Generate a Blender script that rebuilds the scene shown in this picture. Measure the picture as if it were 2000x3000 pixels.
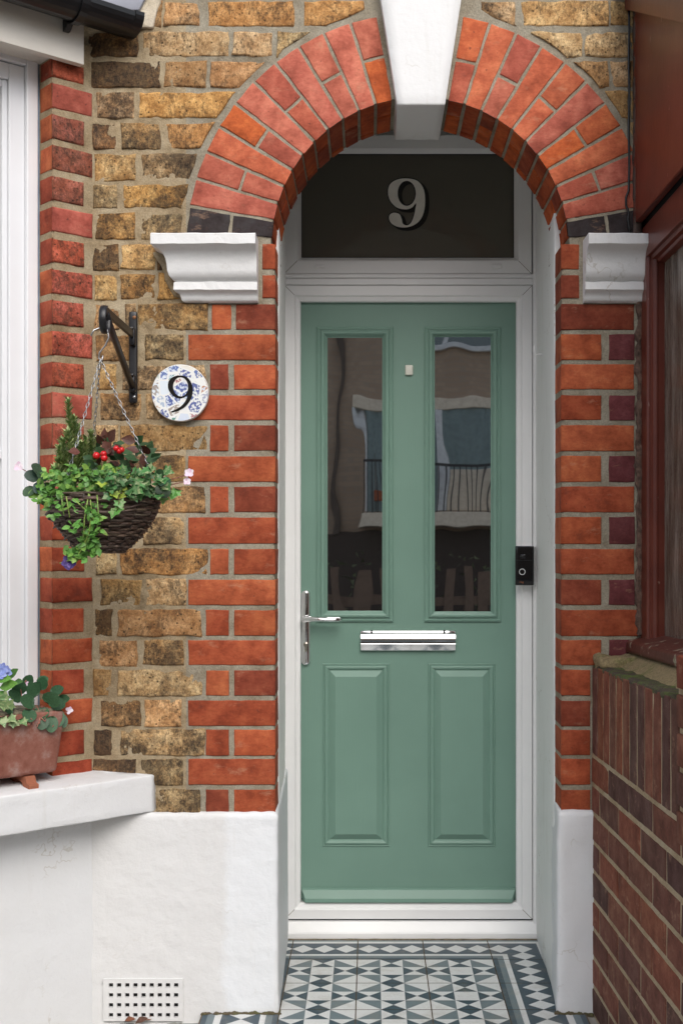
import bpy, bmesh, math, random
from mathutils import Vector, Matrix, noise
R = math.radians
rnd = random.Random(7)
for o in list(bpy.data.objects): bpy.data.objects.remove(o)
SC = bpy.context.scene
COL = SC.collection

# ------------------------------------------------------------------ camera, world, sun, exposure
F, CX, HY, D, H = 3680.0, 1085.0, 1590.0, 3.31, 1.236      # focal length, vanishing point, distance and height (2000x3000 frame)
cam = bpy.data.cameras.new('camera'); co = bpy.data.objects.new('camera', cam); COL.objects.link(co)
co.location = (0, -D, H); co.rotation_euler = (R(90), 0, 0)
cam.sensor_fit = 'AUTO'; cam.sensor_width = 36; cam.lens = 36 * F / 3000
cam.shift_x = (1000 - CX) / 3000; cam.shift_y = (HY - 1500) / 3000
cam.clip_start = .05; cam.clip_end = 500
SC.camera = co
SC.render.resolution_x, SC.render.resolution_y = 682, 1024

SUN_DIR = Vector((.22, -.92, .86)).normalized()
w = bpy.data.worlds.new('World'); SC.world = w; w.use_nodes = True
nt = w.node_tree; bg = nt.nodes['Background']
sky = nt.nodes.new('ShaderNodeTexSky'); sky.sky_type = 'NISHITA'; sky.sun_disc = False
sky.sun_elevation = math.asin(SUN_DIR.z); sky.sun_rotation = math.atan2(SUN_DIR.x, SUN_DIR.y)
sky.air_density = 1.0; sky.dust_density = 3.0; sky.ozone_density = 1.0
hs = nt.nodes.new('ShaderNodeHueSaturation'); hs.inputs['Saturation'].default_value = .55
nt.links.new(sky.outputs[0], hs.inputs['Color']); nt.links.new(hs.outputs[0], bg.inputs[0])
bg.inputs[1].default_value = .12
sl = bpy.data.lights.new('sun', 'SUN'); so = bpy.data.objects.new('sun', sl); COL.objects.link(so)
sl.energy = .85; sl.angle = R(45); sl.color = (1, .99, .97)
so.rotation_euler = SUN_DIR.to_track_quat('Z', 'Y').to_euler()
SC.view_settings.view_transform = 'Standard'; SC.view_settings.look = 'None'
SC.view_settings.gamma = 1; SC.view_settings.use_curve_mapping = False
SC.view_settings.exposure = .90

# ------------------------------------------------------------------ helpers
def P(px, py, y=0.0):                       # photo position at depth y behind the facade -> metres
    d = D + y
    return Vector(((px - CX) * d / F, y, H - (py - HY) * d / F))
def PX(px, y=0.0): return (px - CX) * (D + y) / F
def PZ(py, y=0.0): return H - (py - HY) * (D + y) / F

class MB:
    def __init__(s): s.v, s.f, s.m, s.c, s.sm = [], [], [], [], []
    def add(s, vs, fs, mat=0, col=None, smooth=False):
        o = len(s.v); s.v += [tuple(v) for v in vs]
        cc = col or (.5, .5, .5, 0)
        s.c += [cc] * len(vs)
        for f in fs: s.f.append([i + o for i in f]); s.m.append(mat); s.sm.append(smooth)
        return s
    def box(s, a, b, mat=0, col=None, xf=None):
        x0, y0, z0 = a; x1, y1, z1 = b
        vs = [(x, y, z) for x in (x0, x1) for y in (y0, y1) for z in (z0, z1)]
        if xf: vs = [xf(Vector(v)) for v in vs]
        fs = [(0, 1, 3, 2), (4, 6, 7, 5), (0, 4, 5, 1), (2, 3, 7, 6), (0, 2, 6, 4), (1, 5, 7, 3)]
        return s.add(vs, fs, mat, col)
    def rbox(s, a, b, r, div, amp=0, sc=6, mat=0, col=None, xf=None, seed=0):
        """box with rounded edges on a grid, slightly lumpy"""
        a, b = Vector(a), Vector(b); c = (a + b) / 2; h = (b - a) / 2
        def coords(i):
            hh = h[i]; rr = min(r, hh * .95)
            inner = [-hh + rr + (2 * hh - 2 * rr) * k / div[i] for k in range(div[i] + 1)]
            return [-hh, -hh + rr * .3] + inner + [hh - rr * .3, hh]
        cs = [coords(i) for i in range(3)]; idx = {}; vs = []; fs = []
        def vid(i, j, k):
            if (i, j, k) in idx: return idx[i, j, k]
            p = Vector((cs[0][i], cs[1][j], cs[2][k]))
            q = Vector([max(-(h[n] - min(r, h[n] * .95)), min(h[n] - min(r, h[n] * .95), p[n])) for n in range(3)])
            dlt = p - q
            nrm = dlt.normalized() if dlt.length > 1e-9 else Vector((0, 0, 0))
            p = q + nrm * min(r, min(h) * .95) if dlt.length > 1e-9 else p
            p = p + c
            if amp:
                n1 = noise.noise(p * sc + Vector((seed, 0, 0))) + .5 * noise.noise(p * sc * 3.1 + Vector((0, seed, 0)))
                p = p + nrm * n1 * amp
            if xf: p = xf(p)
            idx[i, j, k] = len(vs); vs.append(p); return idx[i, j, k]
        n = [len(q) - 1 for q in cs]
        for ax in range(3):
            u, v2 = [(1, 2), (2, 0), (0, 1)][ax]
            for side in (0, n[ax]):
                for i in range(n[u]):
                    for j in range(n[v2]):
                        q = []
                        for di, dj in ((0, 0), (1, 0), (1, 1), (0, 1)):
                            t = [0, 0, 0]; t[ax] = side; t[u] = i + di; t[v2] = j + dj; q.append(vid(*t))
                        fs.append(q if side else q[::-1])
        return s.add(vs, fs, mat, col, True)
    def tube(s, pts, rad, n=8, mat=0, col=None, closed=False, flat=(1, 1), up=None):
        pts = [Vector(p) for p in pts]; rads = rad if isinstance(rad, (list, tuple)) else [rad] * len(pts)
        N = len(pts); vs = []; prev = None
        for i, p in enumerate(pts):
            if closed: t = pts[(i + 1) % N] - pts[i - 1]
            else: t = pts[min(i + 1, N - 1)] - pts[max(i - 1, 0)]
            t.normalize()
            if prev is None:
                ref = Vector(up) if up else (Vector((0, 0, 1)) if abs(t.z) < .9 else Vector((1, 0, 0)))
                a = t.cross(ref).normalized()
            else:
                a = prev - t * prev.dot(t); a.normalize()
            prev = a; b = t.cross(a)
            for k in range(n):
                th = 2 * math.pi * k / n
                vs.append(p + (a * math.cos(th) * flat[0] + b * math.sin(th) * flat[1]) * rads[i])
        fs = []
        for i in range(N if closed else N - 1):
            j = (i + 1) % N
            for k in range(n):
                fs.append((i * n + k, i * n + (k + 1) % n, j * n + (k + 1) % n, j * n + k))
        if not closed: fs += [tuple(range(n))[::-1], tuple(range((N - 1) * n, N * n))]
        return s.add(vs, fs, mat, col, True)
    def prism(s, poly, fa, fb, mat=0, col=None, smooth=False):
        """poly of 2d points placed by fa and fb (two ends)"""
        n = len(poly); vs = [fa(p) for p in poly] + [fb(p) for p in poly]
        fs = [(i, (i + 1) % n, n + (i + 1) % n, n + i) for i in range(n)]
        s.add(vs, fs, mat, col, smooth)
        s.add([fa(p) for p in poly], [tuple(range(n))[::-1]], mat, col)
        s.add([fb(p) for p in poly], [tuple(range(n))], mat, col)
        return s
    def lathe(s, prof, c, n=24, mat=0, col=None, axis='z'):
        vs = []; c = Vector(c)
        for r_, z in prof:
            for k in range(n):
                th = 2 * math.pi * k / n
                q = (r_ * math.cos(th), r_ * math.sin(th), z)
                if axis == 'y': q = (q[0], z, q[1])
                if axis == 'x': q = (z, q[0], q[1])
                vs.append(c + Vector(q))
        fs = [(i * n + k, i * n + (k + 1) % n, (i + 1) * n + (k + 1) % n, (i + 1) * n + k) for i in range(len(prof) - 1) for k in range(n)]
        return s.add(vs, fs, mat, col, True)
    def ring(s, x0, x1, z0, z1, prof, mat=0, col=None, cap=False):
        """rectangular mitred ring facing -y; prof = [(inset, y), ...]"""
        vs = []; fs = []
        for i, y in prof: vs += [(x0 + i, y, z0 + i), (x1 - i, y, z0 + i), (x1 - i, y, z1 - i), (x0 + i, y, z1 - i)]
        for k in range(len(prof) - 1):
            for j in range(4):
                a = k * 4 + j; b = k * 4 + (j + 1) % 4
                fs.append((a, b, b + 4, a + 4))
        if cap:
            k = (len(prof) - 1) * 4; fs.append((k, k + 1, k + 2, k + 3))
        return s.add(vs, fs, mat, col)
    def build(s, name, mats, parent=None, bevel=0, fix=True, seg=2):
        me = bpy.data.meshes.new(name); me.from_pydata(s.v, [], s.f)
        for m in (mats if isinstance(mats, (list, tuple)) else [mats]): me.materials.append(m)
        me.polygons.foreach_set('material_index', s.m); me.polygons.foreach_set('use_smooth', s.sm)
        ca = me.color_attributes.new('bcol', 'FLOAT_COLOR', 'POINT')
        flat = [x for c in s.c for x in c]
        ca.data.foreach_set('color', flat)
        if fix:
            bm = bmesh.new(); bm.from_mesh(me); bmesh.ops.recalc_face_normals(bm, faces=bm.faces); bm.to_mesh(me); bm.free()
        me.update()
        o = bpy.data.objects.new(name, me); COL.objects.link(o)
        if parent: o.parent = parent; o.matrix_parent_inverse = parent.matrix_world.inverted() if False else Matrix.Translation(-abs_loc(parent))
        if bevel:
            b = o.modifiers.new('bevel', 'BEVEL'); b.width = bevel; b.segments = seg; b.limit_method = 'ANGLE'; b.angle_limit = R(40)
        return o

def abs_loc(o):
    v = Vector(o.location)
    return v if not o.parent else Vector((0, 0, 0))
def thing(name, label, cat, loc=(0, 0, 0), group=None):
    o = bpy.data.objects.new(name, None); COL.objects.link(o); o.location = loc; o.empty_display_size = .05
    o['label'] = label; o['category'] = cat
    if group: o['group'] = group
    return o
def tag(o, label, cat, group=None):
    o['label'] = label; o['category'] = cat
    if group: o['group'] = group
    return o
def struct(o): o['kind'] = 'structure'; return o
def sub(o, parent):                                   # child of a part that sits at the world origin frame of its thing
    o.parent = parent; o.matrix_parent_inverse = Matrix.Identity(4); return o

# ------------------------------------------------------------------ materials
def nodes(name):
    m = bpy.data.materials.new(name); m.use_nodes = True; t = m.node_tree
    return m, t, t.nodes['Principled BSDF'], t.nodes.new, t.links.new
def col4(c): return (c[0], c[1], c[2], 1)
def noise_node(t, coord, scale, detail=4, rough=.6, vec=None):
    n = t.nodes.new('ShaderNodeTexNoise'); n.inputs['Scale'].default_value = scale; n.inputs['Detail'].default_value = detail
    n.inputs['Roughness'].default_value = rough
    if vec:
        mp = t.nodes.new('ShaderNodeMapping'); mp.inputs['Scale'].default_value = vec
        t.links.new(coord, mp.inputs['Vector']); coord = mp.outputs[0]
    t.links.new(coord, n.inputs['Vector']); return n
def ramp(t, fac, stops):
    r_ = t.nodes.new('ShaderNodeValToRGB'); e = r_.color_ramp.elements
    while len(e) < len(stops): e.new(.5)
    for el, (p, c) in zip(e, stops):
        el.position = p; el.color = c if len(c) == 4 else col4(c)
    t.links.new(fac, r_.inputs[0]); return r_
def mix(t, fac, a, b, mode='MIX'):
    m = t.nodes.new('ShaderNodeMix'); m.data_type = 'RGBA'; m.blend_type = mode
    for s_, v in ((m.inputs[0], fac), (m.inputs[6], a), (m.inputs[7], b)):
        if hasattr(v, 'is_linked') or hasattr(v, 'links'): t.links.new(v, s_)
        elif isinstance(v, (int, float)): s_.default_value = v
        else: s_.default_value = col4(v)
    return m.outputs[2]
def math_n(t, op, a, b=0.0):
    m = t.nodes.new('ShaderNodeMath'); m.operation = op; m.use_clamp = False
    for s_, v in ((m.inputs[0], a), (m.inputs[1], b)):
        if isinstance(v, (int, float)): s_.default_value = v
        else: t.links.new(v, s_)
    return m.outputs[0]
def bump(t, bsdf, height, strength, dist=.002, prev=None):
    b = t.nodes.new('ShaderNodeBump'); b.inputs['Strength'].default_value = strength; b.inputs['Distance'].default_value = dist
    t.links.new(height, b.inputs['Height'])
    if prev: t.links.new(prev, b.inputs['Normal'])
    t.links.new(b.outputs[0], bsdf.inputs['Normal']); return b.outputs[0]
def plain(name, c, rough=.5, var=.12, nscale=20, bstr=.15, bscale=150, bdist=.001, metal=0, vec=None, c2=None, spec=.5):
    m, t, b, new, link = nodes(name)
    tc = new('ShaderNodeTexCoord').outputs['Object']
    n = noise_node(t, tc, nscale, 5, .6, vec)
    if c2 is None: c2 = tuple(max(0, x * (1 - 2 * var)) for x in c)
    r_ = ramp(t, n.outputs[0], [(.3, c2), (.62, c)])
    link(r_.outputs[0], b.inputs['Base Color'])
    b.inputs['Roughness'].default_value = rough; b.inputs['Metallic'].default_value = metal
    b.inputs['Specular IOR Level'].default_value = spec
    if bstr:
        n2 = noise_node(t, tc, bscale, 4, .6, vec); bump(t, b, n2.outputs[0], bstr, bdist)
    return m

def brick_material():
    m, t, b, new, link = nodes('fired_brick')
    tc = new('ShaderNodeTexCoord').outputs['Object']
    at = new('ShaderNodeAttribute'); at.attribute_name = 'bcol'
    stock = at.outputs['Alpha']
    # smooth red bricks: cloudy paler and darker patches
    n1 = noise_node(t, tc, 17, 5, .62)
    r1 = ramp(t, n1.outputs[0], [(.32, (.62, .56, .54)), (.5, (.98, .98, .98)), (.66, (1.25, 1.5, 1.5))])
    red = mix(t, 1.0, at.outputs['Color'], r1.outputs[0], 'MULTIPLY')
    nf = noise_node(t, tc, 95, 8, .8, (.7, 1, 1.4))
    rf = ramp(t, nf.outputs[0], [(.28, (.70, .68, .66)), (.5, (1, 1, 1)), (.72, (1.18, 1.25, 1.3))])
    red = mix(t, 1.0, red, rf.outputs[0], 'MULTIPLY')
    nd = noise_node(t, tc, 90, 2, .5)
    rd = ramp(t, nd.outputs[0], [(.69, (0, 0, 0)), (.75, (1, 1, 1))])
    red = mix(t, math_n(t, 'MULTIPLY', rd.outputs[0], .55), red, (.07, .03, .025))
    nsl = noise_node(t, tc, 21, 7, .72, (.6, 1, 1.3)); rsl = ramp(t, nsl.outputs[0], [(.58, (0, 0, 0)), (.72, (1, 1, 1))])
    red = mix(t, math_n(t, 'MULTIPLY', rsl.outputs[0], .42), red, (.50, .30, .19))
    ndk = noise_node(t, tc, 12, 7, .75); rdk = ramp(t, ndk.outputs[0], [(.30, (1, 1, 1)), (.42, (0, 0, 0))])
    red = mix(t, math_n(t, 'MULTIPLY', rdk.outputs[0], .5), red, (.085, .032, .024))
    # stock bricks: ochre, pale crust, black soot, drag marks and pits
    n2 = noise_node(t, tc, 24, 6, .7)
    r2 = ramp(t, n2.outputs[0], [(.3, (.45, .36, .28)), (.47, (.9, .86, .8)), (.62, (1.25, 1.35, 1.45)), (.78, (1.6, 1.9, 2.2))])
    stk = mix(t, 1.0, at.outputs['Color'], r2.outputs[0], 'MULTIPLY')
    n3 = noise_node(t, tc, 34, 10, .86)
    n3b = noise_node(t, tc, 7, 2, .5)
    sm = math_n(t, 'ADD', math_n(t, 'MULTIPLY', n3.outputs[0], .75), math_n(t, 'MULTIPLY', n3b.outputs[0], .45))
    th = math_n(t, 'SUBTRACT', sm, math_n(t, 'SUBTRACT', .80, math_n(t, 'MULTIPLY', stock, .36)))
    soot = new('ShaderNodeMapRange'); soot.inputs['From Min'].default_value = -.05; soot.inputs['From Max'].default_value = .085
    link(th, soot.inputs['Value'])
    n5 = noise_node(t, tc, 78, 9, .82, (1.5, 1, .75))
    n6 = noise_node(t, tc, 13, 3, .5)
    cr = ramp(t, math_n(t, 'ADD', math_n(t, 'MULTIPLY', n5.outputs[0], .8), math_n(t, 'MULTIPLY', n6.outputs[0], .35)), [(.57, (0, 0, 0)), (.66, (1, 1, 1))])
    stk = mix(t, math_n(t, 'MULTIPLY', cr.outputs[0], .68), stk, (.045, .031, .020))
    sf = math_n(t, 'MULTIPLY', soot.outputs[0], math_n(t, 'ADD', .45, math_n(t, 'MULTIPLY', n5.outputs[0], .85)))
    sfc = new('ShaderNodeClamp'); link(sf, sfc.inputs[0])
    stk = mix(t, math_n(t, 'MULTIPLY', sfc.outputs[0], .92), stk, (.028, .022, .018))
    vo = new('ShaderNodeTexVoronoi'); vo.inputs['Scale'].default_value = 62; link(tc, vo.inputs['Vector'])
    rv = ramp(t, vo.outputs['Distance'], [(.10, (1, 1, 1)), (.2, (0, 0, 0))])
    stk = mix(t, math_n(t, 'MULTIPLY', rv.outputs[0], .75), stk, (.035, .024, .016))
    nfs = noise_node(t, tc, 190, 4, .75)
    rfs = ramp(t, nfs.outputs[0], [(.3, (.55, .52, .5)), (.7, (1.3, 1.28, 1.22))])
    stk = mix(t, 1.0, stk, rfs.outputs[0], 'MULTIPLY')
    isst = math_n(t, 'GREATER_THAN', stock, .02)
    c = mix(t, isst, red, stk)
    link(c, b.inputs['Base Color'])
    b.inputs['Roughness'].default_value = .85; b.inputs['Specular IOR Level'].default_value = .25
    nb = noise_node(t, tc, 130, 6, .7)
    k = new('ShaderNodeBump'); link(nb.outputs[0], k.inputs['Height']); k.inputs['Distance'].default_value = .003
    link(math_n(t, 'ADD', .22, math_n(t, 'MULTIPLY', isst, .55)), k.inputs['Strength'])
    k2 = new('ShaderNodeBump'); link(rv.outputs[0], k2.inputs['Height']); k2.inputs['Distance'].default_value = .003; k2.invert = True
    link(math_n(t, 'MULTIPLY', isst, .6), k2.inputs['Strength']); link(k.outputs[0], k2.inputs['Normal'])
    link(k2.outputs[0], b.inputs['Normal'])
    return m
M = {}
M['brick'] = brick_material()
def mortar_material(name, c, dark, pale):
    m, t, b, new, link = nodes(name)
    tc = new('ShaderNodeTexCoord').outputs['Object']
    n = noise_node(t, tc, 11, 6, .65)
    r_ = ramp(t, n.outputs[0], [(.28, dark), (.48, c), (.7, pale)])
    n2 = noise_node(t, tc, 240, 4, .8)
    r2 = ramp(t, n2.outputs[0], [(.3, (.68, .68, .68)), (.7, (1.2, 1.2, 1.2))])
    link(mix(t, 1.0, r_.outputs[0], r2.outputs[0], 'MULTIPLY'), b.inputs['Base Color'])
    b.inputs['Roughness'].default_value = .95; b.inputs['Specular IOR Level'].default_value = .15
    n3 = noise_node(t, tc, 60, 6, .7); bump(t, b, n3.outputs[0], .8, .005)
    return m
M['mortar'] = mortar_material('mortar', (.30, .265, .20), (.19, .15, .10), (.37, .34, .27))
M['mortar_tan'] = mortar_material('tan_mortar', (.36, .28, .175), (.21, .15, .085), (.43, .36, .25))
def render_paint(name, c, bs=.5, dirt=.2, dirtc=(.55, .52, .45)):
    m, t, b, new, link = nodes(name)
    tc = new('ShaderNodeTexCoord').outputs['Object']
    n = noise_node(t, tc, 3.5, 7, .6)
    r_ = ramp(t, n.outputs[0], [(.34, tuple(x * (1 - dirt) + y * dirt for x, y in zip(c, dirtc))), (.55, c)])
    n4 = noise_node(t, tc, 75, 3, .6)
    r4 = ramp(t, n4.outputs[0], [(.71, (0, 0, 0)), (.76, (1, 1, 1))])
    cc = mix(t, math_n(t, 'MULTIPLY', r4.outputs[0], .35 * dirt * 4), r_.outputs[0], (.45, .41, .34))
    wn_ = noise_node(t, tc, 6, 4, .7)
    av_ = new('ShaderNodeVectorMath'); av_.operation = 'MULTIPLY_ADD'; link(wn_.outputs['Color'], av_.inputs[0]); av_.inputs[1].default_value = (.25,) * 3; link(tc, av_.inputs[2])
    ve = new('ShaderNodeTexVoronoi'); ve.feature = 'DISTANCE_TO_EDGE'; ve.inputs['Scale'].default_value = 5.5; link(av_.outputs[0], ve.inputs['Vector'])
    re = ramp(t, ve.outputs['Distance'], [(.004, (1, 1, 1)), (.014, (0, 0, 0))])
    rm_ = ramp(t, noise_node(t, tc, 4.3, 3, .6).outputs[0], [(.52, (0, 0, 0)), (.6, (1, 1, 1))])
    cc = mix(t, math_n(t, 'MULTIPLY', math_n(t, 'MULTIPLY', re.outputs[0], rm_.outputs[0]), .5), cc, (.42, .38, .31))
    ns_ = noise_node(t, tc, 12, 5, .65, (3.2, 1, .28)); rs_ = ramp(t, ns_.outputs[0], [(.58, (0, 0, 0)), (.75, (1, 1, 1))])
    cc = mix(t, math_n(t, 'MULTIPLY', rs_.outputs[0], .22), cc, (.52, .49, .42))
    link(cc, b.inputs['Base Color']); b.inputs['Roughness'].default_value = .6; b.inputs['Specular IOR Level'].default_value = .3
    n2 = noise_node(t, tc, 38, 6, .62); p = bump(t, b, n2.outputs[0], bs, .006)
    n3 = noise_node(t, tc, 190, 3, .6, (1, 1, 2.2)); bump(t, b, n3.outputs[0], bs * .6, .0016, p)
    return m
M['masonry_white'] = render_paint('white_masonry_paint', (.72, .73, .74), .42, .10)
def patched(name):
    m = render_paint(name, (.735, .755, .775), .42, .10); t = m.node_tree; b = t.nodes['Principled BSDF']
    src = b.inputs['Base Color'].links[0].from_socket
    tc = t.nodes.new('ShaderNodeTexCoord').outputs['Object']
    sp = t.nodes.new('ShaderNodeSeparateXYZ'); t.links.new(tc, sp.inputs[0])
    n = noise_node(t, tc, 14, 6, .7)
    e = math_n(t, 'ADD', sp.outputs[0], math_n(t, 'MULTIPLY', n.outputs[0], .06))
    r_ = ramp(t, math_n(t, 'ADD', e, .5), [(.14 + .0, (1, 1, 1)), (.16, (0, 0, 0))])
    t.links.new(mix(t, math_n(t, 'MULTIPLY', r_.outputs[0], .8), src, (.665, .66, .65)), b.inputs['Base Color'])
    return m
M['plinth_white'] = patched('patched_masonry_paint')
M['stone_white'] = render_paint('white_stone_paint', (.74, .74, .735), .28, .12)
M['reveal_white'] = render_paint('white_reveal_paint', (.84, .84, .82), .2, .05)
M['upvc'] = plain('white_plastic_frame', (.83, .83, .825), .32, .02, 8, .03, 300, .0005)
M['upvc_window'] = plain('white_window_frame', (.80, .81, .83), .3, .02, 8, .03, 300, .0005)
M['fascia'] = plain('cream_painted_board', (.70, .66, .59), .5, .06, 6, .35, 40, .002, vec=(1, 1, 3))
M['sealant'] = plain('blue_grey_sealant', (.23, .30, .40), .6, .12, 30)
M['black_iron'] = plain('black_painted_iron', (.012, .012, .014), .38, .2, 40, .3, 120, .001)
M['black_plastic'] = plain('black_gutter_plastic', (.008, .008, .009), .32, .2, 12, .1, 60)
M['lead'] = plain('lead_flashing', (.30, .31, .36), .55, .1, 9, .3, 30, .003)
M['chrome'] = plain('polished_chrome', (.80, .80, .80), .06, .02, 5, 0, metal=1)
M['steel'] = plain('galvanised_wire', (.46, .47, .48), .34, .15, 90, .2, 400, .0003, metal=1)
M['rust'] = plain('rusty_screw', (.30, .13, .05), .6, .3, 200)
M['gap_shade'] = plain('gap_shade', (.01, .01, .01), .9, .1, 10, 0)  # near-black that paints the shade inside gaps and holes
M['dirt'] = plain('grimy_joint', (.22, .18, .12), .95, .3, 80, .7, 120, .003)
M['terracotta'] = None
M['rubber'] = plain('black_rubber', (.02, .02, .02), .7, .1, 20, 0)
M['offwhite'] = plain('off_white_plastic', (.66, .66, .58), .4, .03, 20, 0)
M['gloss_black'] = plain('gloss_black_plastic', (.006, .006, .007), .12, .1, 5, 0)
M['copper_print'] = plain('copper_print', (.30, .10, .03), .5, .1, 20, 0)
M['silver_print'] = plain('grey_etched_film', (.86, .85, .77), .5, .05, 30, .05)
M['black_print'] = plain('black_film', (.004, .004, .004), .5, .05, 30, 0)
M['ink'] = plain('black_glaze', (.008, .007, .006), .25, .05, 30, 0)

def door_paint():
    m, t, b, new, link = nodes('sage_green_door_paint')
    tc = new('ShaderNodeTexCoord').outputs['Object']
    n = noise_node(t, tc, 4, 3, .5)
    r_ = ramp(t, n.outputs[0], [(.3, (.156, .268, .216)), (.7, (.176, .298, .240))])
    link(r_.outputs[0], b.inputs['Base Color'])
    b.inputs['Roughness'].default_value = .42; b.inputs['Specular IOR Level'].default_value = .4
    ng = noise_node(t, tc, 30, 5, .6, (9, 9, .55)); p = bump(t, b, ng.outputs[0], .16, .002)
    n2 = noise_node(t, tc, 300, 3, .6); bump(t, b, n2.outputs[0], .06, .001, p)
    return m
M['door'] = door_paint()
def dark_glass(name, tint, ior, wav, scale, vec, rough=.015, detail=2):
    m, t, b, new, link = nodes(name)
    b.inputs['Base Color'].default_value = col4(tint); b.inputs['Roughness'].default_value = rough
    b.inputs['IOR'].default_value = ior
    if wav:
        tc = new('ShaderNodeTexCoord').outputs['Object']
        n = noise_node(t, tc, scale, detail, .45, vec); bump(t, b, n.outputs[0], 1.0, wav)
    return m
M['pane'] = dark_glass('door_glass', (.012, .011, .010), 6.0, .0008, 4.2, (1.7, 1, .8), detail=1)
M['fan_glass'] = dark_glass('fanlight_glass', (.125, .118, .097), 1.42, 0, 1, None)
def obscure_glass():
    m, t, b, new, link = nodes('obscure_glass')
    tc = new('ShaderNodeTexCoord').outputs['Object']
    n = noise_node(t, tc, 26, 5, .65, (1, 1, .22))
    r_ = ramp(t, n.outputs[0], [(.35, (.10, .08, .06)), (.6, (.20, .17, .14)), (.75, (.34, .31, .27))])
    link(r_.outputs[0], b.inputs['Base Color']); b.inputs['Roughness'].default_value = .22; b.inputs['IOR'].default_value = 1.6
    n2 = noise_node(t, tc, 34, 4, .6, (1, 1, .25)); bump(t, b, n2.outputs[0], .9, .006)
    return m
M['obscure'] = obscure_glass()
def window_glass():
    m, t, b, new, link = nodes('window_glass')
    tc = new('ShaderNodeTexCoord').outputs['Object']
    n = noise_node(t, tc, 2, 2)
    r_ = ramp(t, n.outputs[0], [(.3, (.42, .45, .46)), (.7, (.45, .48, .49))])
    link(r_.outputs[0], b.inputs['Base Color']); b.inputs['Roughness'].default_value = .03; b.inputs['IOR'].default_value = 1.7
    return m
M['win_glass'] = window_glass()
def red_paint():
    m, t, b, new, link = nodes('oxblood_gloss_paint')
    tc = new('ShaderNodeTexCoord').outputs['Object']
    n = noise_node(t, tc, 8, 5, .6)
    r_ = ramp(t, n.outputs[0], [(.3, (.085, .016, .009)), (.55, (.125, .024, .013)), (.75, (.145, .038, .022))])
    # scuffs and droppings
    n2 = noise_node(t, tc, 55, 2, .5, (1, 1, .5))
    r2 = ramp(t, n2.outputs[0], [(.735, (0, 0, 0)), (.76, (1, 1, 1))])
    c = mix(t, math_n(t, 'MULTIPLY', r2.outputs[0], .5), r_.outputs[0], (.42, .30, .24))
    link(c, b.inputs['Base Color']); b.inputs['Roughness'].default_value = .36
    n3 = noise_node(t, tc, 70, 4, .6, (1, 1, .4)); bump(t, b, n3.outputs[0], .25, .0015)
    return m
M['oxblood'] = red_paint()
def peeling():
    m, t, b, new, link = nodes('peeling_oxblood_paint')
    tc = new('ShaderNodeTexCoord').outputs['Object']
    n = noise_node(t, tc, 24, 6, .65)
    r_ = ramp(t, n.outputs[0], [(.42, (.085, .022, .014)), (.60, (.11, .03, .02)), (.63, (.36, .33, .25)), (.7, (.16, .15, .07))])
    link(r_.outputs[0], b.inputs['Base Color']); b.inputs['Roughness'].default_value = .55
    bump(t, b, n.outputs[0], .6, .004); return m
M['peeling'] = peeling()
def mossy(name, base, moss, lo, hi, sc=22):
    m, t, b, new, link = nodes(name)
    tc = new('ShaderNodeTexCoord').outputs['Object']
    n = noise_node(t, tc, sc, 6, .7)
    r_ = ramp(t, n.outputs[0], [(lo, base), (hi, moss)])
    n2 = noise_node(t, tc, 160, 4, .8); r2 = ramp(t, n2.outputs[0], [(.3, (.5, .5, .5)), (.7, (1.3, 1.3, 1.3))])
    link(mix(t, 1, r_.outputs[0], r2.outputs[0], 'MULTIPLY'), b.inputs['Base Color']); b.inputs['Roughness'].default_value = .95
    bump(t, b, n2.outputs[0], .9, .006); return m
M['moss_brick'] = mossy('mossy_brick_top', (.07, .05, .035), (.10, .15, .02), .45, .66)
M['moss_mortar'] = mossy('mossy_mortar', (.30, .23, .12), (.13, .15, .035), .5, .75)
M['moss_mortar_dark'] = mossy('mossy_grime', (.13, .10, .06), (.10, .11, .03), .45, .7, 40)
def leaf_mat():
    m, t, b, new, link = nodes('leaf')
    at = new('ShaderNodeAttribute'); at.attribute_name = 'bcol'
    tc = new('ShaderNodeTexCoord').outputs['Object']
    n = noise_node(t, tc, 220, 3, .6)
    r_ = ramp(t, n.outputs[0], [(.3, (.75, .75, .75)), (.7, (1.2, 1.2, 1.2))])
    c = mix(t, 1, at.outputs['Color'], r_.outputs[0], 'MULTIPLY')
    c = mix(t, 1, c, (1.25, 1.3, 1.15), 'MULTIPLY')
    # creamy variegation where alpha is set
    n2 = noise_node(t, tc, 75, 3, .6); r2 = ramp(t, n2.outputs[0], [(.5, (0, 0, 0)), (.56, (1, 1, 1))])
    c = mix(t, math_n(t, 'MULTIPLY', r2.outputs[0], at.outputs['Alpha']), c, (.36, .44, .22))
    link(c, b.inputs['Base Color']); b.inputs['Roughness'].default_value = .42; b.inputs['Specular IOR Level'].default_value = .4
    tr = new('ShaderNodeBsdfTranslucent'); link(c, tr.inputs['Color'])
    ms = new('ShaderNodeMixShader'); ms.inputs[0].default_value = .22
    link(b.outputs[0], ms.inputs[1]); link(tr.outputs[0], ms.inputs[2])
    link(ms.outputs[0], t.nodes['Material Output'].inputs['Surface'])
    return m
M['leaf'] = leaf_mat()
def attr_mat(name, rough, bsc=120, bst=.5, lo=.6, hi=1.35):
    m, t, b, new, link = nodes(name)
    at = new('ShaderNodeAttribute'); at.attribute_name = 'bcol'
    tc = new('ShaderNodeTexCoord').outputs['Object']
    n = noise_node(t, tc, bsc, 4, .7)
    r_ = ramp(t, n.outputs[0], [(.3, (lo,) * 3), (.7, (hi,) * 3)])
    link(mix(t, 1, at.outputs['Color'], r_.outputs[0], 'MULTIPLY'), b.inputs['Base Color']); b.inputs['Roughness'].default_value = rough
    bump(t, b, n.outputs[0], bst, .001); return m
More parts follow.
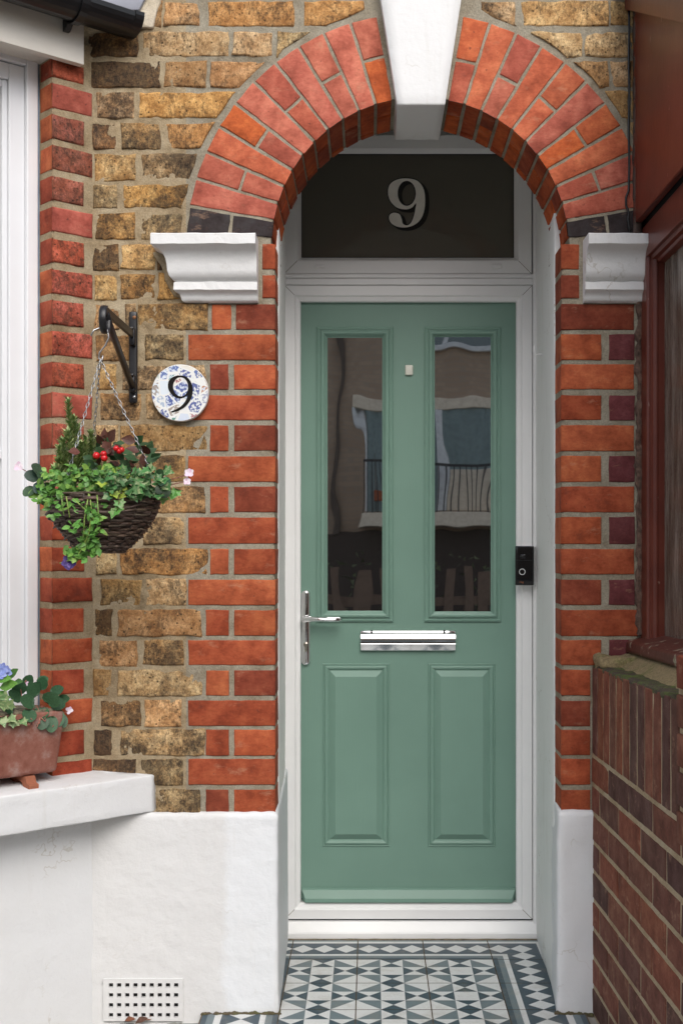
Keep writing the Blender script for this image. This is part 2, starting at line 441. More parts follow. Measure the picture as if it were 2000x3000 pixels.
M['wicker'] = attr_mat('woven_willow', .6, 150, .7)
M['petal'] = attr_mat('petal', .6, 90, .2, .85, 1.1)
M['berry'] = attr_mat('glossy_berry', .2, 60, 0, .9, 1.1)
def tile_mat():
    m = attr_mat('matt_floor_tile', .45, 300, .05, .92, 1.06); t = m.node_tree; b = t.nodes['Principled BSDF']
    src = b.inputs['Base Color'].links[0].from_socket; tc = t.nodes.new('ShaderNodeTexCoord').outputs['Object']
    n = noise_node(t, tc, 9, 9, .78); r_ = ramp(t, n.outputs[0], [(.5, (0, 0, 0)), (.72, (1, 1, 1))])
    c = mix(t, math_n(t, 'MULTIPLY', r_.outputs[0], .42), src, (.30, .25, .18))
    n2 = noise_node(t, tc, 160, 3, .6); r2 = ramp(t, n2.outputs[0], [(.7, (0, 0, 0)), (.74, (1, 1, 1))])
    c = mix(t, math_n(t, 'MULTIPLY', r2.outputs[0], .5), c, (.10, .085, .06))
    t.links.new(c, b.inputs['Base Color']); return m
M['tile'] = tile_mat()
def terracotta():
    m, t, b, new, link = nodes('weathered_terracotta')
    tc = new('ShaderNodeTexCoord').outputs['Object']
    n = noise_node(t, tc, 16, 6, .7)
    r_ = ramp(t, n.outputs[0], [(.34, (.19, .062, .04)), (.52, (.26, .105, .075)), (.72, (.36, .25, .22))])
    link(r_.outputs[0], b.inputs['Base Color']); b.inputs['Roughness'].default_value = .9
    n2 = noise_node(t, tc, 120, 4, .7); bump(t, b, n2.outputs[0], .35, .002); return m
M['terracotta'] = terracotta()
M['foot_clay'] = plain('orange_terracotta', (.33, .115, .06), .85, .12, 40, .4, 150, .001)
def mosaic():
    m, t, b, new, link = nodes('china_mosaic')
    tc = new('ShaderNodeTexCoord').outputs['Object']
    vo = new('ShaderNodeTexVoronoi'); vo.inputs['Scale'].default_value = 36; link(tc, vo.inputs['Vector'])
    ve = new('ShaderNodeTexVoronoi'); ve.feature = 'DISTANCE_TO_EDGE'; ve.inputs['Scale'].default_value = 36; link(tc, ve.inputs['Vector'])
    sp = new('ShaderNodeSeparateColor'); link(vo.outputs['Color'], sp.inputs[0])
    base = ramp(t, sp.outputs[0], [(0, (.62, .68, .78)), (.3, (.76, .77, .76)), (.6, (.70, .76, .82)), (.8, (.78, .75, .68))])
    base.color_ramp.interpolation = 'CONSTANT'
    pc = ramp(t, sp.outputs[1], [(0, (.03, .06, .28)), (.35, (.06, .12, .36)), (.5, (.35, .44, .58)), (.66, (.45, .17, .04)), (.76, (.05, .22, .15)), (.84, (.30, .24, .20)), (.93, (.35, .10, .12))])
    pc.color_ramp.interpolation = 'CONSTANT'
    n = noise_node(t, tc, 170, 3, .6); pr = ramp(t, n.outputs[0], [(.46, (0, 0, 0)), (.52, (1, 1, 1))])
    th = ramp(t, sp.outputs[2], [(.16, (0, 0, 0)), (.22, (1, 1, 1))])
    c = mix(t, math_n(t, 'MULTIPLY', math_n(t, 'MULTIPLY', pr.outputs[0], th.outputs[0]), .9), base.outputs[0], pc.outputs[0])
    eg = ramp(t, ve.outputs['Distance'], [(.05, (1, 1, 1)), (.09, (0, 0, 0))])
    c = mix(t, eg.outputs[0], c, (.78, .78, .76))
    link(c, b.inputs['Base Color']); b.inputs['Roughness'].default_value = .3
    bump(t, b, eg.outputs[0], -.3, .001); return m
M['mosaic'] = mosaic()
M['grout_white'] = plain('white_plaque_rim', (.74, .74, .72), .7, .06, 40, .4, 120, .001)
M['grout'] = plain('sandy_grout', (.13, .10, .065), .95, .25, 60, .5, 200, .002)
M['concrete'] = plain('rough_concrete', (.36, .34, .30), .95, .2, 9, .7, 60, .006)
M['road'] = plain('asphalt', (.08, .08, .082), .95, .2, 30, .5, 80, .004)
M['dead_leaf'] = attr_mat('dead_leaf', .8, 120, .6)

# ------------------------------------------------------------------ bricks
RED = [(.345, .075, .029), (.30, .062, .025), (.39, .092, .037), (.21, .045, .022), (.32, .068, .028)]
def jit(c, a=.10):
    k = 1 + rnd.uniform(-a, a); return (c[0] * k, c[1] * k * (1 + rnd.uniform(-a, a) * .4), c[2] * k)
def red_col(): return jit(rnd.choice(RED)) + (0.0,)
STOCK = [(.52, .32, .145), (.46, .27, .118), (.56, .375, .20), (.40, .23, .104), (.53, .29, .108)]
def stock_col(s=None): return jit(rnd.choice(STOCK), .14) + (s if s is not None else min(.85, max(.05, rnd.gauss(.50, .2))),)
def brick(mb, fn, a0, a1, b0, b1, col, h=.004, wob=.0012, rough=.0006, mat=0, edges=(1, 1, 1, 1), lim=None, e=.0035, nx=None):
    """one brick face. fn(a, b, out) -> 3d; edges rounded: left, right, bottom, top"""
    w_, h_ = a1 - a0, b1 - b0
    nx = nx or max(3, int(w_ / .022)); nz = max(3, int(h_ / .022))
    sa = [0, e * .45 / w_, e / w_] + [k / nx for k in range(1, nx)] + [1 - e / w_, 1 - e * .45 / w_, 1]
    sb = [0, e * .45 / h_, e / h_] + [k / nz for k in range(1, nz)] + [1 - e / h_, 1 - e * .45 / h_, 1]
    sd = rnd.uniform(0, 100); vs = []; na, nb = len(sa), len(sb)
    tilt = (rnd.uniform(-1, 1) * rough * 1.2, rnd.uniform(-1, 1) * rough * 1.2)
    for j, tb in enumerate(sb):
        for i, ta in enumerate(sa):
            b_ = b0 + tb * h_
            A0, A1 = a0, a1
            if lim:
                l = lim(b_)
                A0 = max(A0, l[0]); A1 = min(A1, l[1])
                if A1 < A0 + .004: A1 = A0 + .004
            a_ = A0 + ta * (A1 - A0)
            d = Vector((a_ * 28, b_ * 28, sd))
            wa = noise.noise(d) + .5 * noise.noise(d * 2.7); wb = noise.noise(d + Vector((9, 3, 0))) + .5 * noise.noise(d * 2.7 + Vector((2, 8, 0)))
            el = 1 if (ta < .5 and edges[0]) or (ta >= .5 and edges[1]) else 0
            eb = 1 if (tb < .5 and edges[2]) or (tb >= .5 and edges[3]) else 0
            fa = abs(2 * ta - 1) ** 3 * el; fb = abs(2 * tb - 1) ** 3 * eb
            out = h + rough * (noise.noise(Vector((a_ * 70, b_ * 70, sd))) + .6 * noise.noise(Vector((a_ * 22, b_ * 22, sd + 5)))) + tilt[0] * (2 * ta - 1) + tilt[1] * (2 * tb - 1)
            di = min(i, na - 1 - i) if ((i < na / 2 and edges[0]) or (i >= na / 2 and edges[1])) else 9
            dj = min(j, nb - 1 - j) if ((j < nb / 2 and edges[2]) or (j >= nb / 2 and edges[3])) else 9
            dm = min(di, dj)
            out += {0: -(h + .004), 1: -h * .45}.get(dm, 0)
            vs.append(fn(a_ + wa * wob * fa, b_ + wb * wob * fb, out))
    fs = [(j * na + i, j * na + i + 1, (j + 1) * na + i + 1, (j + 1) * na + i) for j in range(nb - 1) for i in range(na - 1)]
    mb.add(vs, fs, mat, col, True)

front = lambda a, b, o: Vector((a, -o, b))
ACX, ACZ, RI, RO = PX(1230), PZ(720), 434 * D / F, 683 * D / F
XL, XR = PX(804), PX(1645)                                  # jamb corners
ROWS = {-11: (6, 73), -10: (96, 163), -9: (182, 252), -8: (271, 344), -7: (363, 434), -6: (453, 526), -5: (545, 609), -4: (628, 698), -3: None,
        -2: (717, 788), -1: (807, 872), 0: (893, 964), 1: (981, 1053), 2: (1069, 1140), 3: (1159, 1230), 4: (1248, 1320), 5: (1338, 1410), 6: (1427, 1500),
        7: (1517, 1591), 8: (1609, 1681), 9: (1700, 1772), 10: (1789, 1861), 11: (1877, 1948), 12: (1965, 2037), 13: (2054, 2126), 14: (2140, 2212),
        15: (2225, 2298), 16: (2316, 2382)}
STK = {-11: [(300, 395), (412, 470), (484, 584), (615, 858), (894, 1060)], -10: [(265, 402), (422, 668), (688, 795), (816, 960)], -9: [(268, 465), (485, 600), (620, 800)],
       -8: [(285, 390), (412, 720)], -7: [(275, 335), (360, 468), (495, 660)], -6: [(280, 395), (420, 620)], -5: [(278, 340), (365, 580)], -4: [(285, 390), (418, 560)],
       -2: [(277, 342), (360, 452), (468, 560), (575, 750)], -1: [(282, 338), (357, 450), (468, 600), (618, 750)], 0: [(282, 345), (368, 394), (408, 605)],
       1: [(285, 392), (428, 536)], 2: [(290, 338), (365, 598)], 3: [(300, 412), (435, 534)], 4: [(285, 342), (357, 602)], 5: [(290, 425), (445, 537)],
       6: [(288, 440), (460, 597)], 7: [(285, 405), (425, 538)], 8: [(285, 338), (358, 604)], 9: [(300, 413), (432, 540)], 10: [(282, 325), (350, 588)],
       11: [(295, 396), (422, 534)], 12: [(280, 325), (352, 590)], 13: [(300, 410), (428, 529)], 14: [(280, 326), (355, 597)], 15: [(278, 394), (415, 532)], 16: [(340, 440), (460, 583)]}
STR = {-11: [(1410, 1505), (1530, 1775), (1790, 1838), (1850, 1990)], -10: [(1560, 1700), (1716, 1838), (1850, 2020)], -9: [(1640, 1778), (1790, 1838), (1850, 1990)], -8: [(1700, 1835), (1850, 2010)],
       -7: [(1730, 1836), (1850, 1990)], -6: [(1760, 1836), (1850, 2010)], -5: [(1850, 2000)], -4: [(1850, 2000)]}
REDL = {-2: [(768, 804)], -1: [(768, 804)], 0: [(623, 676), (690, 804)]}
REDR = {-2: [(1645, 1696)], -1: [(1645, 1696)], 0: [(1645, 1857)]}
for r_ in range(1, 17):
    REDL[r_] = [(551, 804)] if r_ % 2 else [(617, 668), (685, 804)]
    if r_ in (10, 12, 14, 16): REDL[r_] = [(605, 669), (685, 804)]
    if r_ < 12: REDR[r_] = [(1645, 1761), (1784, 1857)] if r_ % 2 else [(1645, 1857)]
    else: REDR[r_] = [(1645, 1729)]
REDR[10] = [(1645, 1872)]

house = thing('terraced_house', 'old terraced house of yellow and red brick with arched porch and sage green front door', 'house', (PX(1225), .3, 0))
wall = MB()
def arch_lim_left(b):
    dz = b - ACZ; rr = (RO + .017) ** 2 - dz * dz
    return (-9, ACX - math.sqrt(rr)) if rr > 0 and dz > -.02 else (-9, 9)
def arch_lim_right(b):
    dz = b - ACZ; rr = (RO + .017) ** 2 - dz * dz
    return (ACX + math.sqrt(rr), 9) if rr > 0 and dz > -.02 else (-9, 9)
for r_, lst in STK.items():
    t0, t1 = ROWS[r_]
    for n_, (a, b) in enumerate(lst):
        s = None
        if r_ in (-10, -9) and n_ == 0: s = .72
        if r_ == -8 and n_ == 0: s = .68
        if r_ in (14,) and n_ == 0: s = 1.05
        if r_ in (15, 16): s = .75
        if r_ in (-5, -6, -4): s = .62
        z1 = PZ(t0) + rnd.uniform(-.002, .002); z0 = PZ(t1) + rnd.uniform(-.002, .002)
        xa, xb = PX(a), PX(b)
        if xa > arch_lim_left((z0 + z1) / 2)[1] - .02: continue
        brick(wall, front, xa - .0045, xb + .0045, z0 - .0035, z1 + .0035, stock_col(s), .0018, .0052, .0028, lim=arch_lim_left, e=.006)
for r_, lst in STR.items():
    t0, t1 = ROWS[r_]
    for a, b in lst:
        z1, z0 = PZ(t0), PZ(t1); xa, xb = PX(a), PX(b)
        if xb < arch_lim_right((z0 + z1) / 2)[0] + .02: continue
        brick(wall, front, xa - .0045, xb + .0045, z0 - .0035, z1 + .0035, stock_col(.36), .0018, .005, .0026, lim=arch_lim_right, e=.006)
side_l = lambda a, b, o: Vector((XL + o, a, b))
side_r = lambda a, b, o: Vector((XR - o, a, b))
for dct, sgn in ((REDL, 0), (REDR, 1)):
    for r_, lst in dct.items():
        t0, t1 = ROWS[r_]; z1, z0 = PZ(t0) + rnd.uniform(.0012, .0032), PZ(t1) - rnd.uniform(.0012, .0032)
        for a, b in lst:
            c = red_col()
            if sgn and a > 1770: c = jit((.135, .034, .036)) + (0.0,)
            if not sgn and b == 804:
                brick(wall, front, PX(a), XL + .0025, z0, z1, c, .0012, .0013, .0005, edges=(1, 0, 1, 1))
                brick(wall, side_l, -.0025, .118, z0, z1, jit(c[:3]) + (0.0,), .0012, .0008, .0004, edges=(0, 1, 1, 1))
            elif sgn and a == 1645:
                brick(wall, front, XR - .0025, PX(b), z0, z1, c, .0012, .0013, .0005, edges=(0, 1, 1, 1))
                brick(wall, side_r, -.0025, .118, z0, z1, jit(c[:3]) + (0.0,), .0012, .0008, .0004, edges=(0, 1, 1, 1))
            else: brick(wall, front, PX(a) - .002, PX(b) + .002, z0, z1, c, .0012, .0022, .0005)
# mortar body of the wall
ZT = PZ(-120); MY = .0015
def quad(mb, a, b, c, d, mat=0, col=None): mb.add([a, b, c, d], [(0, 1, 2, 3)], mat, col)
def grid_face(mb, x0, x1, z0, z1, y, nx, nz, amp, mat, lim=None):
    vs = []; fs = []
    for j in range(nz + 1):
        for i in range(nx + 1):
            x = x0 + (x1 - x0) * i / nx; z = z0 + (z1 - z0) * j / nz
            edge = i in (0, nx) or j in (0, nz)
            vs.append((x, y + (0 if edge else amp * (noise.noise(Vector((x * 45, z * 45, 3))) + .6 * noise.noise(Vector((x * 110, z * 110, 8))))), z))
    for j in range(nz):
        for i in range(nx):
            fs.append((j * (nx + 1) + i, j * (nx + 1) + i + 1, (j + 1) * (nx + 1) + i + 1, (j + 1) * (nx + 1) + i))
    mb.add(vs, fs, mat, None, True)
XA0, XA1 = ACX - RI - .003, ACX + RI + .003
XBAY = PX(274) - .22
XMT = PX(545)                                               # tan mortar left of here, greyer right of it
grid_face(wall, XBAY, XMT, 0, ZT, MY, 90, 420, .0030, 2)
grid_face(wall, XMT, XL, 0, ACZ, MY, 30, 140, .0010, 1)
grid_face(wall, XR, 1.3, 0, ACZ, MY, 40, 140, .0010, 1)
grid_face(wall, XMT, XA0, ACZ, ZT, MY, 30, 80, .0012, 1)
grid_face(wall, XA1, 1.3, ACZ, ZT, MY, 80, 120, .0018, 1)
NA = 64; pts = []
for i in range(NA + 1):
    th = math.pi - math.pi * i / NA
    pts.append((ACX + (RI + .003) * math.cos(th), ACZ + (RI + .003) * math.sin(th)))
for (xa, za), (xb, zb) in zip(pts, pts[1:]):
    quad(wall, (xa, MY, za), (xb, MY, zb), (xb, MY, ZT), (xa, MY, ZT), 1)
    quad(wall, (xa, MY, za), (xa, .252, za), (xb, .252, zb), (xb, MY, zb), 1)         # soffit
    quad(wall, (xa, .252, za), (xa, .252, ZT), (xb, .252, ZT), (xb, .252, zb), 1)     # back
quad(wall, (XA0, MY, ACZ), (XL, MY, ACZ), (XL, .25, ACZ), (XA0, .25, ACZ), 1)
quad(wall, (XA1, MY, ACZ), (XR, MY, ACZ), (XR, .25, ACZ), (XA1, .25, ACZ), 1)
quad(wall, (XL, MY, 0), (XL, .13, 0), (XL, .13, ACZ), (XL, MY, ACZ), 1)
quad(wall, (XR, MY, 0), (XR, .13, 0), (XR, .13, ACZ), (XR, MY, ACZ), 1)
quad(wall, (XBAY, .252, 0), (XA0, .252, 0), (XA0, .252, ZT), (XBAY, .252, ZT), 1)
quad(wall, (XA1, .252, 0), (1.3, .252, 0), (1.3, .252, ZT), (XA1, .252, ZT), 1)
quad(wall, (XBAY, MY, ZT), (1.3, MY, ZT), (1.3, .252, ZT), (XBAY, .252, ZT), 1)
wall.build('wall', [M['brick'], M['mortar'], M['mortar_tan']], house, fix=False)

# ------------------------------------------------------------------ arch
PINK = [(.43, .115, .074), (.46, .128, .080), (.40, .102, .064), (.46, .112, .052), (.37, .088, .056)]
ORNG = [(.47, .102, .029), (.46, .107, .041), (.41, .096, .056)]
def arch_front(a, b, o): return Vector((ACX + b * math.sin(a), -o, ACZ + b * math.cos(a)))
def brick_polar(mb, a0, a1, r0, r1, col, inner):
    """front face of a voussoir; a is angle, b radius"""
    am = (a0 + a1) / 2
    def fn(a, b, o): return Vector((ACX + b * math.sin(am) + (a) * math.cos(am) * 1.0, -o, ACZ + b * math.cos(am) - a * math.sin(am)))
    # local width grows with radius: taper through lim
    hw = (a1 - a0) / 2
    def lim(b): return (-hw * b + .0031, hw * b - .0031)
    brick(mb, fn, -hw * r1, hw * r1, r0, r1, col, .0014, .0022, .0007, edges=(1, 1, 0 if inner else 1, 1), lim=lim, e=.004)
HALF, A_END, NU = R(10.4), R(87.2), 11
st = (A_END - HALF) / NU
for sgn in (-1, 1):
    arch = MB()
    for k in range(NU):
        a0, a1 = sgn * (HALF + k * st), sgn * (HALF + (k + 1) * st)
        if a0 > a1: a0, a1 = a1, a0
        pair = (k % 2 == 0)
        black = (k == NU - 1)
        def pick():
            if black: return jit((.034, .026, .026)) + (0.0,)
            return jit(rnd.choice(ORNG if pair and rnd.random() < .6 else PINK), .09) + (0.0,)
        if pair:
            rm = RI + (RO - RI) * rnd.uniform(.44, .54)
            brick_polar(arch, a0, a1, RI - .0005, rm - .003, pick(), True); brick_polar(arch, a0, a1, rm + .003, RO, pick(), False)
        else: brick_polar(arch, a0, a1, RI - .0005, RO, pick(), True)
        am = (a0 + a1) / 2
        def soff(a, b, o, am=am):
            rr = RI - o
            return Vector((ACX + rr * math.sin(a), b, ACZ + rr * math.cos(a)))
        gap = .0045 / RI
        def c2(): return jit(rnd.choice([(.40, .072, .018), (.45, .085, .02), (.33, .058, .018), (.26, .05, .02)])) + (0.0,)
        cuts = [(-.002, .105), (.114, .25)] if pair else [(-.002, .21), (.218, .25)]
        for q, (y0, y1) in enumerate(cuts):
            brick(arch, soff, a0 + gap, a1 - gap, y0, y1, c2(), .002, .001, .0006, edges=(1, 1, 0 if q == 0 else 1, 1), e=.005, nx=3)
    arch.build('arch_half', [M['brick']], house, fix=False)['label'] = 'red brick voussoirs %s of the white keystone' % ('left' if sgn < 0 else 'right')

# keystone
kd = .25
def key_xf(p):                      # x in -1..1 units of half width, taper with height
    z = p.z; k = (z - kz0) / (kz1 - kz0)
    hw = .0622 + (.1135 - .0622) * k
    return Vector((kc + p.x * hw, p.y, z))
kc = .1315; kz0 = PZ(308, -.036); kz1 = PZ(-10, -.036) + .05
key = MB(); key.rbox((-1, -.036, kz0), (1, kd, kz1), .006, (6, 6, 12), .0012, 14, xf=key_xf)
key.build('keystone', [M['stone_white']], house)
# bed mortar strips beside keystone
# ------------------------------------------------------------------ imposts (moulded, mitred at the free end)
IP = [(0, 692), (.085, 692), (.088, 695), (.088, 723), (.082, 728), (.070, 734), (.061, 744), (.055, 757), (.052, 775), (.051, 792), (.047, 806), (.038, 816),
      (.031, 820), (.036, 823), (.037, 845), (.032, 849), (.023, 855), (.020, 864), (.018, 872), (.012, 877), (0, 878)]
def impost(name, xa, xb, ret_left):
    mb = MB(); vs = []; fs = []; ns = 14; n = len(IP)
    for k in range(ns + 1):
        for p, py in IP:
            d = D - .05; p = p * 1.0
            z = H - (py - HY) * d / F
            x0 = xa - (p if ret_left else 0); x = x0 + (xb - x0) * k / ns
            w_ = .0016 * noise.noise(Vector((x * 30, z * 60, 1.3)))
            vs.append((x, (-p - w_) if p else .01, z + w_ * .7))
    for g0, g1, smo in ((0, 3, False), (3, 12, True), (12, 15, False), (15, n - 1, True)):
        gv = [vs[k * n + i] for k in range(ns + 1) for i in range(g0, g1 + 1)]; w_ = g1 - g0 + 1
        mb.add(gv, [(k * w_ + i, (k + 1) * w_ + i, (k + 1) * w_ + i + 1, k * w_ + i + 1) for k in range(ns) for i in range(w_ - 1)], 0, None, smo)
    if ret_left:
        fr = [vs[i] for i in range(n)]; bk = [(xa - p, .01, H - (py - HY) * (D - .05) / F) for p, py in IP]
        for g0, g1, smo in ((0, 3, False), (3, 12, True), (12, 15, False), (15, n - 1, True)):
            w_ = g1 - g0 + 1
            mb.add(fr[g0:g1 + 1] + bk[g0:g1 + 1], [(i, i + 1, w_ + i + 1, w_ + i) for i in range(w_ - 1)], 0, None, smo)
    else: mb.add(vs[:n], [tuple(range(n))])
    mb.add(vs[ns * n:], [tuple(range(n))[::-1]])
    return mb.build(name, [M['stone_white']], house, fix=False)
impost('impost_moulding', -.476, PX(752, -.05), True)['label'] = 'wide white moulded impost at the left foot of the arch'
impost('impost_moulding', PX(1716, -.05), PX(1880, 0), False)['label'] = 'short white moulded impost at the right foot of the arch'
mf = MB()                                                    # broken render under the mitred end
mf.rbox((PX(452), -.010, PZ(878)), (PX(545), .012, PZ(742)), .008, (4, 2, 5), .008, 22, xf=lambda p: Vector((p.x + max(0, (PZ(742) - p.z)) * .42, p.y, p.z)))
mf.build('cement_patch', [M['mortar_tan']], house)

# ------------------------------------------------------------------ rendered plinths and reveals
YF = .625                                                     # face of door frame
zp = PZ(2378)
pl = MB()
xl_f, xl_b = PX(815, -.015), PX(841, .6)
def lfx(p):
    k = (p.y + .02) / .66
    if p.x > xl_f - .03: p.x += (xl_b - xl_f) * max(0, min(1, k)) * (p.x - xl_f + .03) / .03
    p.x += .006 * max(0, .35 - p.z) * (1 if p.x > xl_f - .08 else 0)
    if p.y < 0 and PX(306) < p.x < PX(533) and PZ(2989) < p.z < PZ(2871): p.y = -.006
    p.z += .004 * noise.noise(Vector((p.x * 28, 2, 7))) * (1 if p.z > zp - .01 else 0)
    return p
pl.rbox((PX(274) - .15, -.016, -.1), (xl_f, .64, zp), .012, (90, 10, 80), .0017, 16, xf=lfx)
pl.build('plinth', [M['plinth_white']], house)['label'] = 'wide white rendered plinth left of the step'
pr = MB(); xr_f, xr_b = PX(1630, -.015), PX(1590, .6)
def rfx(p):
    k = max(0, min(1, (p.y + .02) / .66))
    if p.x < xr_f + .03: p.x += (xr_b - xr_f) * k * (xr_f + .03 - p.x) / .03
    if p.z > .45: p.x += .004 * noise.noise(p * 9)
    return p
pr.rbox((xr_f, -.016, -.1), (PX(1732, 0) + .05, .64, PZ(2373)), .014, (8, 10, 26), .0034, 16, xf=rfx, seed=4)
pr.build('plinth', [M['masonry_white']], house)['label'] = 'narrow white rendered plinth right of the step'
for xa_, xb_ in ((PX(590, -.03), PX(822, -.03)), (PX(1625, -.03), PX(1735, -.03))):
    gr = MB(); gr.rbox((xa_, -.026, -.004), (xb_, .0, .0055), .003, (60, 2, 1), .006, 60, seed=xa_ * 9)
    gr.build('grime_line', [M['moss_mortar_dark']], house)
def reveal(x0, x1, ya, yb, sgn):
    mb = MB()
    def xf(p):
        k = (p.y - ya) / (yb - ya); p.x += (x1 - x0) * max(0, k)
        p.x += sgn * .0022 * noise.noise(Vector((p.y * 8, p.z * 5, 2)))
        return p
    a, b = (x0 - .06, x0) if sgn > 0 else (x0, x0 + .06)
    mb.rbox((a, ya, .0), (b, yb, ZT - .02), .006, (2, 8, 40), .0014, 12, xf=xf)
    return mb.build('reveal', [M['reveal_white']], house)
reveal(XL + .003, PX(834, YF), .119, .70, 1)
reveal(XR - .003, PX(1571, YF), .119, .70, -1)
pc = MB(); pc.box((-.6, .253, PZ(250, .4)), (.9, .74, PZ(250, .4) + .05)); pc.box((-.6, .74, -.05), (.9, .78, ZT))  # ceiling, and an unseen sheet added behind the frame to stop light leaks
pc.build('ceiling_and_light_stop', [M['reveal_white']], house)

# ------------------------------------------------------------------ door frame, fanlight, threshold
df = MB()
x0, x1 = PX(834, YF), PX(1558, YF); zb, zt = PZ(2693, YF), PZ(836, YF)
ix = PX(880, YF) - x0; iz = PZ(2643, YF) - zb
df.ring(x0, x1, zb, zt, [(0, .72), (0, YF), (ix * .62, YF), (ix * .72, YF + .006), (ix - .002, YF + .010), (ix, YF + .013), (ix, .72)])
df.box((x0 - .012, YF - .003, zt + .0015), (x1 + .002, .70, PZ(816, YF)))
df.box((x0 - .012, YF - .007, PZ(816, YF) + .001), (x1 + .002, .70, PZ(804, YF)))
df.box((x1 + .0015, YF - .010, 0.0), (PX(1571, YF), .70, PZ(450, YF)))
dfo = df.build('door_frame', [M['upvc']], house, bevel=.0016)
th = MB()
prof = [(.66, .0), (.602, .0), (.600, .004), (.600, .019), (.604, .022), (.618, .051), (.66, .054)]
th.prism(prof, lambda p: Vector((x0 - .012, p[0], p[1])), lambda p: Vector((PX(1571, YF) + .002, p[0], p[1])))
sub(th.build('threshold', [M['upvc']], None, bevel=.001), dfo)
def mitre(xc, zc, sx, sz, L, par, yy):
    mb = MB(); q = .0005
    a, b = Vector((xc, yy, zc)), Vector((xc + sx * L, yy, zc + sz * L)); n_ = Vector((-sz * q, 0, sx * q))
    mb.add([a - n_, b - n_, b + n_, a + n_] + [v + Vector((0, .004, 0)) for v in (a - n_, b - n_, b + n_, a + n_)], [(0, 1, 2, 3), (4, 7, 6, 5), (0, 4, 5, 1), (1, 5, 6, 2), (2, 6, 7, 3), (3, 7, 4, 0)])
    sub(mb.build('mitre_joint', [M['dirt']], None), par)
for xc, sx in ((x0, 1), (x1, -1)):
    for zc, sz in ((zb, 1), (zt, -1)): mitre(xc, zc, sx, sz, ix * .62, dfo, YF - .0002)
tg = MB(); tg.box((x0 - .01, YF + .004, .052), (x1 + .01, .66, zb + .001)); sub(tg.build('drip_gap', [M['gap_shade']], None), dfo)
dj = MB(); dj.rbox((x0 - .02, .588, -.004), (PX(1571, YF) + .02, .606, .0032), .002, (30, 1, 1), .0018, 40)
sub(dj.build('sealant_joint', [M['dirt']], None), dfo)

fl = MB()
fx0, fx1, fz0, fz1 = PX(832, YF), PX(1556, YF), PZ(803, YF), PZ(446, YF) + .053
fi = PX(882, YF) - fx0
fl.ring(fx0, fx1, fz0 + .0006, fz1, [(0, .70), (0, YF - .002), (fi * .78, YF - .002), (fi * .86, YF + .004), (fi, YF + .012), (fi, .70)])
flo = fl.build('fanlight', [M['upvc']], house, bevel=.0014)
for xc, sx in ((fx0, 1), (fx1, -1)): mitre(xc, fz0, sx, 1, fi * .78, flo, YF - .0022)
fg = MB(); gy = YF + .020
fg.box((fx0 + fi - .004, gy, fz0 + fi - .004), (fx1 - fi + .004, gy + .02, fz1 - fi + .004), xf=lambda p: Vector((p.x, p.y + (p.z - fz0 - fi) * .012, p.z)))
sub(fg.build('glass_pane', [M['fan_glass']], None), flo)
gk = MB(); e_ = .0022                                           # black gasket round the pane
gk.ring(fx0 + fi, fx1 - fi, fz0 + fi, fz1 - fi, [(0, gy - .004), (e_, gy - .004), (e_, gy - .0002)])
sub(gk.build('gasket', [M['rubber']], None), flo)
for cxp in (937, 1455):
    wc = MB(); c = P(cxp, 780, YF - .002); wc.rbox((c.x - .0145, c.y - .004, c.z - .0065), (c.x + .0145, c.y + .002, c.z + .0065), .002, (2, 1, 2))
    sub(wc.build('drain_cap', [M['upvc']], None), flo)

def catmull(pts, n=6):
    out = []; N = len(pts)
    for i in range(N):
        p0, p1, p2, p3 = [Vector(pts[(i + k) % N]) for k in (-1, 0, 1, 2)]
        for k in range(n):
            t = k / n
            out.append(.5 * ((2 * p1) + (-p0 + p2) * t + (2 * p0 - 5 * p1 + 4 * p2 - p3) * t * t + (-p0 + 3 * p1 - 3 * p2 + p3) * t ** 3))
    return out
def ell(cx, cy, rx, ry, n=40, rot=0):
    out = []
    for k in range(n):
        a = 2 * math.pi * k / n; x, y = rx * math.cos(a), ry * math.sin(a)
        out.append(Vector((cx + x * math.cos(rot) - y * math.sin(rot), cy + x * math.sin(rot) + y * math.cos(rot))))
    return out
def glyph(name, loops, fn, thick, material, parent):
    """filled outline with holes, extruded to a solid"""
    cu = bpy.data.curves.new(name, 'CURVE'); cu.dimensions = '2D'; cu.fill_mode = 'BOTH'; cu.extrude = thick / 2
    for lp in loops:
        sp = cu.splines.new('POLY'); sp.points.add(len(lp) - 1); sp.use_cyclic_u = True
        for p, q in zip(sp.points, lp): p.co = (q[0], -q[1], 0, 1)
    tmp = bpy.data.objects.new(name, cu); COL.objects.link(tmp)
    dg = bpy.context.evaluated_depsgraph_get(); me = bpy.data.meshes.new_from_object(tmp.evaluated_get(dg))
    bpy.data.objects.remove(tmp)
    for v in me.vertices: v.co = fn(v.co.x, -v.co.y, v.co.z)
    me.materials.clear(); me.materials.append(material); me.name = name
    o = bpy.data.objects.new(name, me); COL.objects.link(o)
    if parent: o.parent = parent; o.matrix_parent_inverse = Matrix.Translation(-abs_loc(parent))
    return o
NINE = catmull([(722, 317), (778, 330), (811, 372), (820, 430), (815, 492), (795, 540), (760, 570), (715, 583), (668, 578), (636, 558), (625, 530), (634, 510), (656, 503), (682, 512), (694, 538), (700, 562), (720, 572), (742, 560),
                (758, 525), (768, 480), (771, 452), (748, 476), (715, 485), (668, 475), (633, 440), (620, 395), (630, 350), (668, 324)])
CNT = ell(721, 398, 49, 68)
GYF = gy - .0012
def fan_fn(dx, dy, y):
    def fn(a, b, c):
        q = P(800 + (a + dx) / 1.8447, 350 + (b + dy) / 1.8447, y); q.y = y + c + (q.z - fz0 - fi) * .012; return q
    return fn
